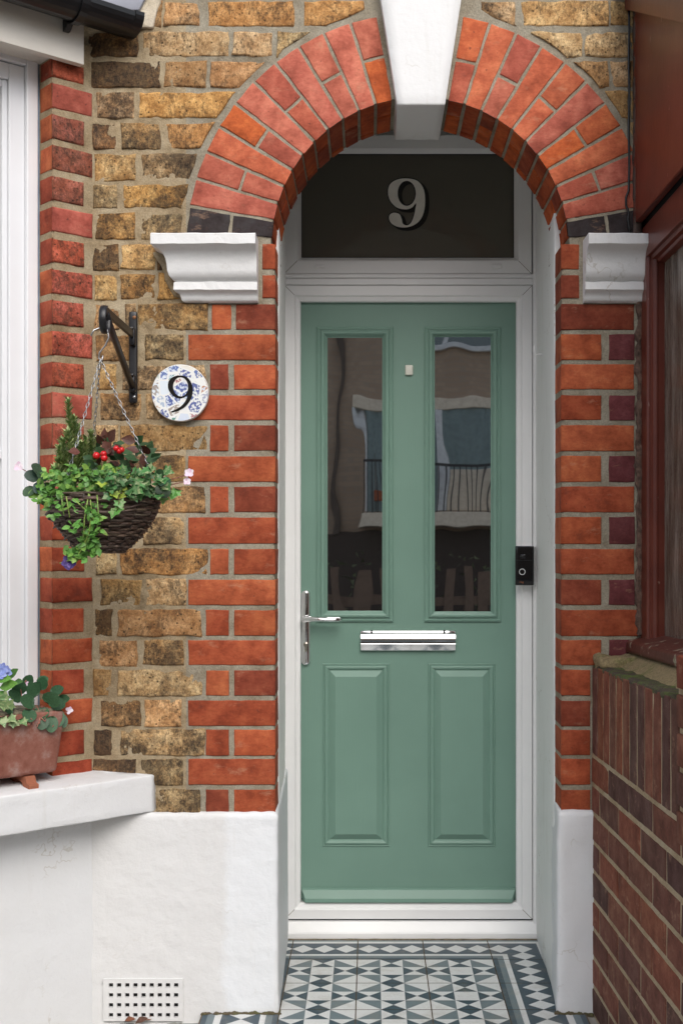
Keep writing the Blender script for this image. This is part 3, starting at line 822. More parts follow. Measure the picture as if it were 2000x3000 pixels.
def offset(loop, d):
    n = len(loop); out = []
    for i in range(n):
        t = (loop[(i + 1) % n] - loop[i - 1]); t.normalize(); out.append(loop[i] + Vector((t.y, -t.x)) * d)
    return out
sgo = 1
grow = offset(NINE, 5); 
def area(l): return sum(l[i].x * l[(i + 1) % len(l)].y - l[(i + 1) % len(l)].x * l[i].y for i in range(len(l))) / 2
if abs(area(grow)) < abs(area(NINE)): grow = offset(NINE, -5)
for k, (dx, dy, y_) in enumerate(((0, 0, GYF - .0010), (6, 5, GYF - .0006), (12, 9, GYF - .0003), (18, 13, GYF))):
    sub(glyph('numeral_shadow', [grow, ell(721 , 398, 43, 62)], fan_fn(dx, dy, y_), .0002, M['black_print'], None), flo)
sub(glyph('numeral', [NINE, CNT], fan_fn(0, 0, GYF - .0016), .0003, M['silver_print'], None), flo)

# ------------------------------------------------------------------ door leaf
YD = .652
dx0, dx1, dz0, dz1 = PX(881, YD), PX(1510, YD), PZ(2643, YD) + .012, PZ(880, YD)
dl = MB(); dl.box((dx0, YD, dz0), (dx1, YD + .045, dz1))
door = dl.build('door', [M['door']], house, bevel=.0015)
dg_ = MB(); g = .0035
dg_.box((dx0 - .012, YD + .012, dz0 - .02), (dx1 + .012, YD + .06, dz1 + .012)); sub(dg_.build('door_gasket', [M['rubber']], None), door)
for (a, b, ga, gb) in ((926.5, 1152, 962, 1118), (1242, 1467, 1275.5, 1430.6)):
    X0, X1, Z0, Z1 = PX(a, YD), PX(b, YD), PZ(1822, YD), PZ(957, YD)
    wd = PX(ga, YD) - X0
    mo = MB()
    mo.ring(X0, X1, Z0, Z1, [(0, YD + .001), (.0012, YD - .006), (.006, YD - .0085), (.0085, YD - .0085), (.010, YD - .0065), (.0125, YD - .0065), (.0145, YD - .011),
                             (.018, YD - .0135), (.022, YD - .0135), (.026, YD - .011), (wd - .006, YD - .003), (wd - .0015, YD + .000), (wd, YD + .003)])
    sub(mo.build('glazing_bead', [M['door']], None), door)
    gp = MB(); gp.box((X0 + wd - .004, YD - .0009, Z0 + wd - .004), (X1 - wd + .004, YD - .0002, Z1 - wd + .004))
    po = gp.build('glass_pane', [M['pane']], None); sub(po, door)
for (a, b, fa, fb) in ((944, 1141, 983, 1102), (1252.5, 1450.5, 1291, 1411)):
    X0, X1, Z0, Z1 = PX(a, YD), PX(b, YD), PZ(2480, YD), PZ(1943, YD)
    wd = PX(fa, YD) - X0
    mo = MB()
    mo.ring(X0, X1, Z0, Z1, [(0, YD + .0005), (.0016, YD - .003), (.004, YD - .0035), (.0065, YD - .0015), (.009, YD - .0055), (.013, YD - .0065), (.018, YD - .0045), (.0215, YD - .0012),
                             (.0225, YD - .0006), (wd - .001, YD - .0125), (wd + .001, YD - .0128)], cap=True)
    sub(mo.build('panel', [M['door']], None), door)
wb = MB()
prf = [(YD - .001, dz0 + .034), (YD - .012, dz0 + .030), (YD - .026, dz0 + .006), (YD - .027, dz0 - .006), (YD - .001, dz0 - .006)]
wb.prism(prf, lambda p: Vector((dx0 + .004 + (.012 if p[0] < YD - .02 else 0), p[0], p[1])), lambda p: Vector((dx1 - .004 - (.012 if p[0] < YD - .02 else 0), p[0], p[1])))
sub(wb.build('weather_bar', [M['door']], None, bevel=.0008), door)

# letter plate
lp = MB(); lx0, lx1 = PX(1054, YD), PX(1335, YD); lz0, lz1 = PZ(1907, YD), PZ(1846, YD)
lp.rbox((lx0, YD - .010, lz0), (lx1, YD + .001, lz1), .006, (8, 2, 4))
lpo = lp.build('letter_plate', [M['chrome']], None); sub(lpo, door)
fp = MB(); hh = lz1 - lz0
prf = [(YD - .0098, lz1 - hh * .12)]
for k in range(1, 17):
    a = math.pi * .5 * k / 16
    prf.append((YD - .0100 - .0135 * math.sin(a), lz1 - hh * (.12 + .50 * (1 - math.cos(a)))))
prf += [(YD - .0238, lz1 - hh * .635), (YD - .0228, lz1 - hh * .65), (YD - .0135, lz0 + .0035), (YD - .0098, lz0 + .003)]
fp.prism(prf, lambda p: Vector((lx0 + .003, p[0], p[1])), lambda p: Vector((lx1 - .003, p[0], p[1])), smooth=False)
sub(fp.build('letter_flap', [M['chrome']], None, fix=True), door)
for cxp in (1088, 1301):
    hb = MB(); c = P(cxp, 1848, YD - .013); hb.rbox((c.x - .0032, c.y + .001, c.z - .006), (c.x + .0032, c.y + .006, c.z + .002), .0012, (1, 1, 1))
    sub(hb.build('hinge_lug', [M['rubber']], None), door)
# handle
hd = MB(); c0, c1 = P(896, 1741, YD), P(896, 1936, YD); rad = .0142
n_ = 16; outl = []
for k in range(n_ + 1):
    a = math.pi * k / n_; outl.append((c0.x + rad * math.cos(a), c0.z + rad * math.sin(a)))
for k in range(n_ + 1):
    a = math.pi + math.pi * k / n_; outl.append((c0.x + rad * math.cos(a), c1.z + rad * math.sin(a)))
cxm = c0.x
def ringpts(sc, y): return [Vector((cxm + (x - cxm) * sc, y, (z - (c0.z if z > (c0.z + c1.z) / 2 else c1.z)) * sc + (c0.z if z > (c0.z + c1.z) / 2 else c1.z))) for x, z in outl]
lay = [ringpts(1, YD), ringpts(1, YD - .005), ringpts(.9, YD - .009), ringpts(.62, YD - .0115), ringpts(.3, YD - .0125)]
vs = [v for L in lay for v in L]; n2 = len(outl)
fs = [(k * n2 + i, k * n2 + (i + 1) % n2, (k + 1) * n2 + (i + 1) % n2, (k + 1) * n2 + i) for k in range(4) for i in range(n2)] + [tuple(4 * n2 + i for i in range(n2))]
hd.add(vs, fs, 0, None, True)
la = P(896, 1812, YD)
hd.lathe([(.0, -.046), (.010, -.044), (.0115, -.036), (.0115, -.010)], (la.x, YD, la.z), 20, axis='y')
lz = la.z
hd.tube([(la.x - .002, YD - .038, lz), (la.x + .02, YD - .043, lz + .0005), (la.x + .05, YD - .046, lz + .0002), (la.x + .08, YD - .047, lz - .001), (la.x + .105, YD - .045, lz - .001), (la.x + .113, YD - .043, lz - .001)],
        [.0120, .0118, .0105, .0098, .0096, .0055], 16, flat=(1, .8))
hdo = hd.build('handle', [M['chrome']], None); sub(hdo, door)
ky = MB(); kc_ = P(897, 1893, YD)
ky.lathe([(.0, -.0165), (.0072, -.0165), (.0082, -.015), (.0082, -.008)], (kc_.x, YD, kc_.z + .006), 18, axis='y')
ky.rbox((kc_.x - .0048, YD - .0155, kc_.z - .018), (kc_.x + .0048, YD - .008, kc_.z + .004), .004, (2, 1, 3))
sub(ky.build('lock_cylinder', [plain('satin_nickel', (.42, .39, .34), .3, .1, 80, 0, metal=1)], None), door)
ks = MB(); ks.box((kc_.x - .0045, YD - .0172, kc_.z + .0052), (kc_.x + .0045, YD - .0166, kc_.z + .0068)); sub(ks.build('keyhole', [M['gap_shade']], None), door)
vw = MB(); c = P(1197.5, 1085, YD); vw.rbox((c.x - .0125, YD - .008, c.z - .0165), (c.x + .0125, YD, c.z + .0165), .004, (2, 1, 2)); vw.rbox((c.x - .006, YD - .010, c.z - .0150), (c.x + .006, YD - .007, c.z - .0115), .001, (1, 1, 1))
sub(vw.build('viewer_cover', [M['offwhite']], None), door)

# ------------------------------------------------------------------ canted bay (left edge)
ANG = R(42); BD = Vector((-math.cos(ANG), -math.sin(ANG), 0)); BN = Vector((math.sin(ANG), -math.cos(ANG), 0)); J = Vector((PX(274), 0, 0))
def B(u, e, z): return J + BD * u + BN * e + Vector((0, 0, z))
def u_at(px, e):                                    # u where the line at offset e crosses photo column px
    k = (px - CX) / F; q = J + BN * e
    # (q.x + u BD.x) = k (D + q.y + u BD.y)
    return (k * (D + q.y) - q.x) / (BD.x - k * BD.y)
UP = .118; RV = .066
bay = MB()
bf = lambda a, b, o: B(a, o, b)
brv = lambda a, b, o: B(UP + o, -a, b)
zc = lambda py: H - (py - HY) * 3.232 / F
ztop_b = zc(160); pit = 90.65
k = 0; y_ = 242 - pit
while y_ < 2330:
    t0 = max(y_, 170); t1 = y_ + 74
    if t1 - t0 > 20:
        long_ = k % 2
        up_ = y_ < 1500
        if 300 < y_ < 560: c = jit((.34, .11, .075)) + (.42,)
        elif up_: c = jit(rnd.choice([(.42, .10, .065), (.40, .088, .05), (.36, .085, .060)])) + (rnd.choice((0.0, .10, .2)),)
        else: c = jit(rnd.choice([(.32, .060, .028), (.37, .072, .03), (.30, .055, .025)])) + (0.0,)
        brick(bay, bf, .002 if long_ else .026, UP + .002, zc(t1), zc(t0), c, .003, .0024, .0012, edges=(1, 0, 1, 1), e=.006)
        brick(bay, brv, -.002, .066, zc(t1), zc(t0), (jit((.30, .058, .028)) if rnd.random() < .5 else jit((.44, .105, .04))) + (0.0,), .002, .0015, .0008, edges=(0, 1, 1, 1))
    y_ += pit; k += 1
for (u0, u1, e0, e1) in ((-.01, UP, -.12, -.001),):
    bay.box((u0, e0, 0), (u1, e1, ztop_b + .05), 1, None, lambda p: B(p.x, p.y, p.z))
bay.build('bay_wall', [M['brick'], M['mortar_tan']], house, fix=False)
# window
EW = -.064
wn = MB(); zwt = PZ(182, -.03); zwb = PZ(2262, -.05)
def bb(mb, u0, u1, e0, e1, z0, z1, mat=0): mb.box((u0, e0, z0), (u1, e1, z1), mat, None, lambda p: B(p.x, p.y, p.z))
ua, ub, uc, ud = u_at(113, EW), u_at(80, EW), u_at(28, EW - .012), u_at(8, EW - .02)
UW = ua + 1.0
bb(wn, ua, ub, -.16, EW, zwb, zwt)                    # outer stile
bb(wn, ub + .0003, uc, -.16, EW - .012, zwb, zwt - .02)
zs = zwt - .062
bb(wn, ub + .0003, UW, -.16, EW, zwt - .018, zwt)      # head
bb(wn, uc, UW, -.16, EW - .0125, zs, zwt - .0205)
bb(wn, uc + .0003, ud, -.15, EW - .021, zwb, zs - .0003)       # sash stile
bb(wn, ud, UW, -.15, EW - .0215, zs - .02, zs - .0006)
bb(wn, ub + .001, UW, -.16, EW + .004, zwb - .02, zwb + .05)
wno = wn.build('bay_window', [M['upvc_window']], house, bevel=.003)
wg = MB(); bb(wg, ud - .001, UW, -.14, EW - .035, zwb, zs - .015); sub(wg.build('glass_pane', [M['win_glass']], None), wno)
mr = MB(); bb(mr, ud + .0005, UW, -.13, EW - .024, PZ(1343, -.1), PZ(1317, -.1)); sub(mr.build('meeting_rail', [M['upvc_window']], None, bevel=.002), wno)
ss = MB(); bb(ss, UP - .001, ua - .0003, -.12, EW - .006, zwb - .02, zwt + .02); sub(ss.build('sealant', [M['sealant']], None), wno)
# soffit, fascia
fa = MB(); zf0 = PZ(150, -.12) ; 
EF = .034
ufe = u_at(247, EF)
zfb = H - (190 - HY) * (D + B(ufe, EF, 0).y) / F
bb(fa, ufe, 1.4, EF - .022, EF, zfb, zfb + .34)
bb(fa, UP - .03, 1.4, -.16, EF - .0222, zfb + .012, zfb + .03)
fao = fa.build('fascia', [M['fascia']], house, bevel=.0015)
# gutter
gu = MB(); EG = EF + .056; rg = .050
ue = u_at(388, EG); zg = PZ(62, B(ue, EG, 0).y) + .004
prof = [(rg * math.cos(math.pi + math.pi * k / 14), rg * math.sin(math.pi + math.pi * k / 14)) for k in range(15)]
prof += [(rg - .003, .003), ] + [((rg - .003) * math.cos(-math.pi * k / 14), (rg - .003) * math.sin(-math.pi * k / 14)) for k in range(1, 14)] + [(-rg + .003, .003)]
gu.prism(prof, lambda p: B(ue, EG + p[0], zg + p[1]), lambda p: B(1.5, EG + p[0], zg + p[1]), smooth=False)
guo = gu.build('gutter', [M['black_plastic']], house, bevel=.0008)
for p in guo.data.polygons: p.use_smooth = False
ge = MB(); r2 = rg + .003
prof2 = [(r2 * math.cos(math.pi + math.pi * k / 16), r2 * math.sin(math.pi + math.pi * k / 16)) for k in range(17)]
ge.prism(prof2, lambda p: B(ue - .005, EG + p[0], zg + .004 + p[1]), lambda p: B(ue + .020, EG + p[0], zg + .004 + p[1]))
sub(ge.build('end_cap', [M['black_plastic']], None, bevel=.002), guo)
gb = MB(); ug = u_at(236, EG)
for q in (0,):
    arc = [(r2 * math.cos(math.pi + math.pi * k / 16), r2 * math.sin(math.pi + math.pi * k / 16)) for k in range(17)]
    arc2 = [((r2 + .003) * math.cos(-math.pi * k / 16), (r2 + .003) * math.sin(-math.pi * k / 16)) for k in range(17)]
    gb.prism(arc + arc2, lambda p: B(ug, EG + p[0], zg + p[1]), lambda p: B(ug + .022, EG + p[0], zg + p[1]))
    gb.prism([(-rg - .004, .02), (-rg - .004, -.062), (-rg + .006, -.062), (-rg + .020, -.048), (-rg + .012, -.02)], lambda p: B(ug + .004, EG + p[0], zg + p[1]), lambda p: B(ug + .020, EG + p[0], zg + p[1]))
sub(gb.build('gutter_bracket', [M['black_plastic']], None, bevel=.001), guo)
# roof edge above gutter with lead apron and mortar fillet
lf = MB()
lf.prism([(0, 0), (.26, .10), (.26, .11), (0, .01)], lambda p: B(-.11 + p[0] * .2, EG - .02 - p[0], zg + .022 + p[1]), lambda p: B(1.4, EG - .02 - p[0], zg + .022 + p[1]))
lf.build('lead_apron', [M['lead']], house, bevel=.001)
le = MB(); a = [P(372, 40, -.006), P(432, -30, -.006), P(432, 2, -.006), P(398, 46, -.006)]
le.rbox((PX(300), -.018, PZ(38)), (PX(430), .001, PZ(-40)), .003, (4, 1, 3), .002, 12, xf=lambda p: Vector((p.x - (p.z - PZ(0)) * -.5, p.y, p.z)))
le.build('lead_flashing', [M['lead']], house)
ft = MB(); ft.rbox((PX(396), -.010, PZ(84)), (PX(462), .004, PZ(-30)), .006, (4, 1, 6), .006, 26, xf=lambda p: Vector((p.x + (p.z - PZ(40)) * .3, p.y, p.z)))
ft.build('cement_fillet', [mortar_material('pale_cement', (.58, .50, .38), (.42, .35, .25), (.66, .60, .50))], house)
# bay sill and bay plinth
ES = .108
sl_ = MB(); zst = PZ(2268); zsb = PZ(2377)
def sill_xf(p):
    u, e, z = p
    if e < ES - .02: pass
    z2 = z
    if z > (zst + zsb) / 2: z2 = z - max(0, (e + .07)) * .11 + .018
    q = B(u, e, z2)
    if q.y > .004: q = B(u + (q.y - .004) / math.sin(ANG), e, z2)
    return q
sl_.rbox((-.135, -.07, zsb), (1.3, ES, zst), .0045, (60, 6, 6), .0022, 18, xf=sill_xf)
sl_.build('window_sill', [M['masonry_white']], house)
bp = MB(); bp.rbox((-.02, -.1, -.1), (1.3, .012, zsb + .012), .008, (30, 3, 24), .0026, 14, xf=lambda p: B(p.x, p.y, p.z))
bp.build('bay_plinth', [M['masonry_white']], house)
# air brick
av = MB(); yv = -.0198
hx = [PX(325.5 + 23.8 * i, yv) for i in range(9)]; hz = [PZ(2887 + 29.2 * j, yv) for j in range(4)]; hw = .0057
va0, va1, vz0, vz1 = PX(303, yv), PX(536, yv), PZ(2992, yv), PZ(2868, yv)
ex = [va0] + [q for x in hx for q in (x - hw, x + hw)] + [va1]; ez = [vz0] + [q for z in hz[::-1] for q in (z - hw, z + hw)] + [vz1]
for i in range(0, len(ex), 2): av.box((ex[i], yv + .0002, vz0 + .0003), (ex[i + 1], yv + .018, vz1 - .0003))
for j in range(0, len(ez), 2): av.box((va0 + .0003, yv, ez[j]), (va1 - .0003, yv + .018, ez[j + 1]))
avo = av.build('air_vent', [M['plinth_white']], house)
ab = MB(); ab.box((va0 + .004, yv + .0095, vz0 + .004), (va1 - .004, yv + .0100, vz1 - .004)); sub(ab.build('vent_shade_sheet', [M['gap_shade']], None), avo)  # black sheet painting the shade inside the vent holes

# ------------------------------------------------------------------ tiled path, ground
TD, TG, TW = (.036, .064, .086, 0), (.135, .178, .195, 0), (.62, .63, .62, 0)
tile = MB(); TS = .2
GX = [-.439, -.239, -.039, .161, .361]; Y1 = .610
def tri(pts2, c, z=.002): tile.add([(x, y, z) for x, y in pts2], [tuple(range(len(pts2)))], 0, c)
G_ = .0016
def field(x, y):
    s = (TS - 2 * G_) / 3; x += G_; y += G_
    for i in range(3):
        for j in range(3):
            a, b, c, d = (x + i * s, y + j * s), (x + (i + 1) * s, y + j * s), (x + (i + 1) * s, y + (j + 1) * s), (x + i * s, y + (j + 1) * s)
            m = ((a[0] + c[0]) / 2, (a[1] + c[1]) / 2)
            if i == 1 and j == 1: tri([a, b, c, d], TW)
            elif i == 1: tri([a, b, m], TD); tri([c, d, m], TD); tri([b, c, m], TW); tri([d, a, m], TW)
            elif j == 1: tri([a, b, m], TW); tri([c, d, m], TW); tri([b, c, m], TD); tri([d, a, m], TD)
            else:
                # right angle of the grey triangle points toward the tile's middle column
                if i == 0 and j == 0: g, w_ = [b, c, d], [a, b, d]
                if i == 0 and j == 2: g, w_ = [a, b, c], [a, c, d]
                if i == 2 and j == 0: g, w_ = [a, c, d], [a, b, c]
                if i == 2 and j == 2: g, w_ = [a, b, d], [b, c, d]
                tri(g, TG); tri(w_, TW)
BANDS = [(0, .015, TD), (.015, .033, TG), (.033, .048, TW), (.048, .060, TD), (.060, .132, None), (.132, .148, TD), (.148, .166, TW), (.166, .185, TG), (.185, .1988, TD)]
def border(fn, mit0=False):
    """fn(v along 0..TS, w across from the field) -> xy"""
    for a, b, c in BANDS:
        if c: tri([fn(G_, a + (G_ if a == 0 else 0)), fn(TS - G_, a + (G_ if a == 0 else 0)), fn(TS - G_, b), fn(G_, b)], c)
        else:
            s = (TS - 2 * G_) / 3
            for i in range(3):
                v0 = G_ + i * s; vm, v1 = v0 + s / 2, v0 + s; wm = (a + b) / 2
                tri([fn(v0, wm), fn(vm, a), fn(v1, wm), fn(vm, b)], TW)
                tri([fn(v0, a), fn(vm, a), fn(v0, wm)], TD); tri([fn(v1, a), fn(v1, wm), fn(vm, a)], TD)
                tri([fn(v0, b), fn(v0, wm), fn(vm, b)], TD); tri([fn(v1, b), fn(vm, b), fn(v1, wm)], TD)
def corner(fx):
    """square corner tile, bands turning through the diagonal; fx(p,q) p,q from the inner corner outwards"""
    for a, b, c in BANDS:
        a_ = a + (G_ if a == 0 else 0)
        cc = c or TD
        tri([fx(G_, a_), fx(a_, a_), fx(b, b), fx(G_, b)], cc); tri([fx(a_, G_), fx(b, G_), fx(b, b), fx(a_, a_)], cc)
    wm = .096; s = .0666
    for k in range(2):
        cx_ = s * (k + .5) - .003
        if cx_ + s / 2 < .14:
            tile.add([fx(cx_ - s / 2, wm) + (.0022,), fx(cx_, wm - .036) + (.0022,), fx(cx_ + s / 2, wm) + (.0022,), fx(cx_, wm + .036) + (.0022,)], [(0, 1, 2, 3)], 0, TW)
            if k == 0: tile.add([fx(wm, cx_ - s / 2) + (.0022,), fx(wm + .036, cx_) + (.0022,), fx(wm, cx_ + s / 2) + (.0022,), fx(wm - .036, cx_) + (.0022,)], [(0, 1, 2, 3)], 0, TW)
for xg in (-.239, -.039, .161):
    border(lambda v, w_, xg=xg: (xg + v, Y1 - TS + w_))
corner(lambda p, q: (.361 + p, Y1 - TS + q)); corner(lambda p, q: (-.239 - p, Y1 - TS + q))
for r_ in range(10):
    yb = Y1 - TS - (r_ + 1) * TS
    for xg in (-.239, -.039, .161): field(xg, yb)
    border(lambda v, w_, yb=yb: (.361 + w_, yb + v)); border(lambda v, w_, yb=yb: (-.239 - w_, yb + v))
tile.box((-.442, Y1 - TS * 11.02, -.05), (.564, Y1 + .03, .0008), 1)
to = struct(tile.build('tiled_path', [M['tile'], M['grout']], None))
gm = MB(); gm.rbox((-2.2, -2.6, -.12), (-.4425, .05, -.026), .004, (60, 60, 1), .006, 18)
struct(gm.build('ground', [M['concrete']], None))
g2 = MB(); g2.box((.5645, -2.6, -.12), (2.2, .05, -.004)); struct(g2.build('ground', [M['concrete']], None))
pvm = MB(); pvm.box((-40, -7.5, -.3), (40, -2.62, -.03)); struct(pvm.build('pavement', [M['concrete']], None))
rd_ = MB(); rd_.box((-60, -60, -.5), (60, -7.5, -.12)); struct(rd_.build('road', [M['road']], None))

# ------------------------------------------------------------------ neighbour's porch (right edge)
TL = .0204
def NP(t, x, z): return Vector((x + TL * t, -t, z + TL * t))
porch = thing('porch', "neighbour's dark red timber porch standing on a dark brick dwarf wall", 'porch', (.75, -.5, 0))
XW = .583
dw = MB()
nf = lambda a, b, o: NP(a, XW - o, b)
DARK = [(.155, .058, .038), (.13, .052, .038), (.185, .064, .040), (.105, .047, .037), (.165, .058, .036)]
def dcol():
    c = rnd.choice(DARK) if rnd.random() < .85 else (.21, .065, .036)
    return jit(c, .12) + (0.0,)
ztw, zsd = .912, .6765
t = .006; k = 0
while t < .85:
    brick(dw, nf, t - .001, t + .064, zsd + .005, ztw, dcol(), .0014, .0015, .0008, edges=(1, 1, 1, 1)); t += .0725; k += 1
z = zsd; r_ = 0
while z > .01:
    off = (-.128 if r_ % 2 else -.02)
    t = off + .006
    while t < 1.12:
        a, b = max(t, .003), min(t + .214, 1.12)
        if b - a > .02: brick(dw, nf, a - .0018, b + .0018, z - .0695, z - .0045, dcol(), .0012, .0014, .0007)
        t += .2235
    z -= .0755; r_ += 1
# pier at the near corner
z = 1.0; r_ = 0
while z > zsd + .02:
    brick(dw, nf, .862, 1.12, z - .066, z, (jit((.20, .05, .026)) + (0.0,)) if r_ == 0 else dcol(), .006, .0014, .0007); z -= .0755; r_ += 1
nb = lambda p: NP(p.x, p.y, p.z)
pe = lambda a, b, o: NP(1.130 + o, a, b)
z = 1.0; r_ = 0
while z > .02:
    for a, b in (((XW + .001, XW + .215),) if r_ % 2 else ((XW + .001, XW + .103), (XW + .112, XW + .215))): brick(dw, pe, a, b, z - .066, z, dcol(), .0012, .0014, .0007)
    z -= .0755; r_ += 1
dw.box((0, XW + .0005, -.05), (1.12, XW + .22, ztw - .006), 1, None, nb)
dw.box((.858, XW + .0002, -.05), (1.1299, XW + .2196, .998), 1, None, nb)
dwo = dw.build('dwarf_wall', [M['brick'], mortar_material('yellowish_mortar', (.42, .33, .21), (.30, .22, .13), (.48, .40, .28))], porch, fix=False)
cp = MB(); cp.rbox((.003, XW - .001, ztw - .012), (.857, XW + .14, ztw + .004), .008, (40, 6, 1), .004, 30, xf=nb); sub(cp.build('coping', [M['moss_brick']], None), dwo); cp_o = bpy.data.objects['coping']
cp_o.parent = dwo; cp_o.matrix_parent_inverse = dwo.matrix_parent_inverse.inverted() @ Matrix.Identity(4) if False else Matrix.Identity(4)
mfl = MB(); pf = [(XW + .045, ztw + .002), (XW + .075, ztw + .020), (XW + .10, ztw + .036), (XW + .16, ztw + .044), (XW + .16, ztw)]
seg = 24
for k in range(seg):
    ta, tb = .0 + .86 * k / seg, .86 * (k + 1) / seg
    def ff(p, t): 
        n = .006 * noise.noise(Vector((t * 22, p[0] * 40, p[1] * 40)))
        return NP(t, p[0] + n, p[1] + n)
    vs = [ff(p, ta) for p in pf] + [ff(p, tb) for p in pf]; n = len(pf)
    mfl.add(vs, [(i, i + 1, n + i + 1, n + i) for i in range(n - 1)], 0, None, True)
mfl.rbox((.0, XW - .0, ztw - .004), (.12, XW + .1, ztw + .03), .012, (5, 4, 2), .012, 26, xf=nb)
mfl.build('mortar_fillet', [M['moss_mortar']], porch)
si = MB(); XS, XF_ = .672, .71
pf = [(XS, .948), (XS - .002, .956), (XS, .974), (XS + .006, .979), (XF_ + .05, .997), (XF_ + .05, .945)]
si.prism(pf, lambda p: NP(-.0 + .004, p[0], p[1]), lambda p: NP(1.15, p[0], p[1]))
si.build('porch_sill', [M['peeling']], porch, bevel=.003)
po_ = MB(); ZH = 1.9735
pp = [(XF_, .003), (XF_, .066), (XF_ + .006, .071), (XF_ + .011, .071), (XF_ + .014, .078), (XF_ + .020, .084), (XF_ + .024, .085), (XF_ + .026, .083), (XF_ + .043, .083), (XF_ + .06, .083), (XF_ + .06, .003)]
po_.prism(pp, lambda p: NP(p[1], p[0], .985), lambda p: NP(p[1], p[0], ZH - .0005))
po_.build('post', [M['oxblood']], porch, bevel=.0012)
hr = MB()
ph = [(XF_, ZH), (XF_, 2.058), (XF_ + .07, 2.058), (XF_ + .07, ZH - .020), (XF_ + .043, ZH - .020), (XF_ + .026, ZH - .018), (XF_ + .022, ZH - .012), (XF_ + .012, ZH - .009), (XF_ + .010, ZH)]
hr.prism(ph, lambda p: NP(.003, p[0], p[1]), lambda p: NP(1.15, p[0], p[1]))
hr.build('head_rail', [M['oxblood']], porch, bevel=.0012)
og = MB(); og.box((.075, XF_ + .0425, .98), (1.14, XF_ + .048, ZH - .01), 0, None, nb); og.build('glass_pane', [M['obscure']], porch)
bd = MB(); XB = .690
bd.prism([(.006, 2.072), (1.15, 2.072), (1.15, 2.64 - .51 * 1.15), (.006, 2.66)], lambda p: NP(p[0], XB, p[1]), lambda p: NP(p[0], XB + .018, p[1]))
bd.build('boarding', [M['oxblood']], porch, bevel=.001)
sh = MB(); sh.box((.003, XB + .03, 2.04), (1.15, XB + .05, 2.30), 0, None, nb); sh.build('gap_shade_sheet', [M['gap_shade']], porch)  # black sheet added as the shadow line between boarding and head rail
bgb = MB(); sl0 = 2.640
bgb.prism([(-.0 + .004, sl0), (1.3, sl0 - .495 * 1.3), (1.3, sl0 + .062 - .495 * 1.3), (.004, sl0 + .062)], lambda p: NP(p[0], XB - .022, p[1]), lambda p: NP(p[0], XB - .0005, p[1]))
bgb.build('bargeboard', [M['oxblood']], porch, bevel=.002)
rf = MB(); rf.prism([(.004, sl0 + .064), (1.34, sl0 + .064 - .495 * 1.34), (1.34, sl0 + .085 - .495 * 1.34), (.004, sl0 + .085)], lambda p: NP(p[0], XB - .05, p[1]), lambda p: NP(p[0], 1.4, p[1]))
rf.build('porch_roof', [M['black_plastic']], porch)
cj = MB(); cj.rbox((PX(1852), -.03, PZ(690)), (PX(1872), .004, PZ(30)), .004, (2, 1, 24), .003, 30)
cj.build('joint_filler', [plain('grimy_filler', (.10, .065, .05), .9, .3, 60, .5, 80, .003)], porch)
cj2 = MB(); cj2.rbox((PX(1862), -.012, PZ(1860)), (PX(1880), .004, PZ(690)), .004, (2, 1, 90), .009, 45)
cj2.build('joint_filler', [plain('crumbling_filler', (.15, .09, .065), .95, .35, 60, .9, 90, .005)], porch)
cb = MB(); pts_ = [P(1841 + 3 * math.sin(k * .7) * .3 + (-8 if 560 < 30 + k * 22 < 620 else 0), 30 + k * 22, -.012) for k in range(28)] + [P(1838, 640, -.012), P(1842, 670, -.012), P(1850, 690, -.014)]
cb.tube(pts_, .0032, 8)
tag(cb.build('cable', [M['black_plastic']], None), 'thin black cable clipped down the wall beside the dark red porch boarding', 'cable')

# ------------------------------------------------------------------ doorbell
db = thing('doorbell', 'black video doorbell with white ring button on an angled white wedge on the door frame', 'doorbell', P(1538, 1657, YF))
cb_ = P(1536, 1657, YF - .03)
bw, bh = .0285, .0610
ca, sa = math.cos(R(-17)), math.sin(R(-17))
def dbx(p):                                               # local x right, y out of wall(-), z up, turned to the left
    return Vector((cb_.x + p.x * ca - p.y * sa, cb_.y + p.x * sa + p.y * ca, cb_.z + p.z))
d1 = MB(); d1.rbox((-bw, -.010, -bh), (bw, .010, bh), .003, (4, 2, 6), xf=dbx); d1.build('body', [M['gloss_black']], db)
d2 = MB()
d2.prism([(-bw + .012, .011), (bw, .011), (bw + .004, .0475), (-bw + .020, .034)], lambda p: dbx(Vector((p[0], p[1], -bh - .003))), lambda p: dbx(Vector((p[0], p[1], bh - .002))))
d2.build('wedge_mount', [M['upvc']], db, bevel=.001)
d3 = MB(); d3.lathe([(.0078, -.0103), (.0080, -.0115), (.0098, -.0115), (.0100, -.0103)], (0, 0, 0), 32, axis='y')
d3.v = [tuple(dbx(Vector(v) + Vector((-.006, 0, -.019)))) for v in d3.v]; d3.build('ring_button', [M['upvc']], db)
d4 = MB(); d4.rbox((-.015, -.0112, .020), (.006, -.0098, .037), .003, (3, 1, 3), xf=dbx); d4.build('camera_window', [plain('smoked_lens', (.02, .02, .022), .08, .1, 5, 0)], db)
d5 = MB(); d5.lathe([(.0001, -.0125), (.004, -.012), (.0045, -.0111)], (0, 0, 0), 18, axis='y'); d5.v = [tuple(dbx(Vector(v) + Vector((-.005, 0, .0285)))) for v in d5.v]
d5.build('lens', [M['gloss_black']], db)
d6 = MB(); d6.box((-bw + .0005, -.0105, .0165), (bw - .0005, -.0099, .0171), xf=dbx); d6.build('seam', [plain('seam_grey', (.03, .03, .03), .5, .1, 10, 0)], db)
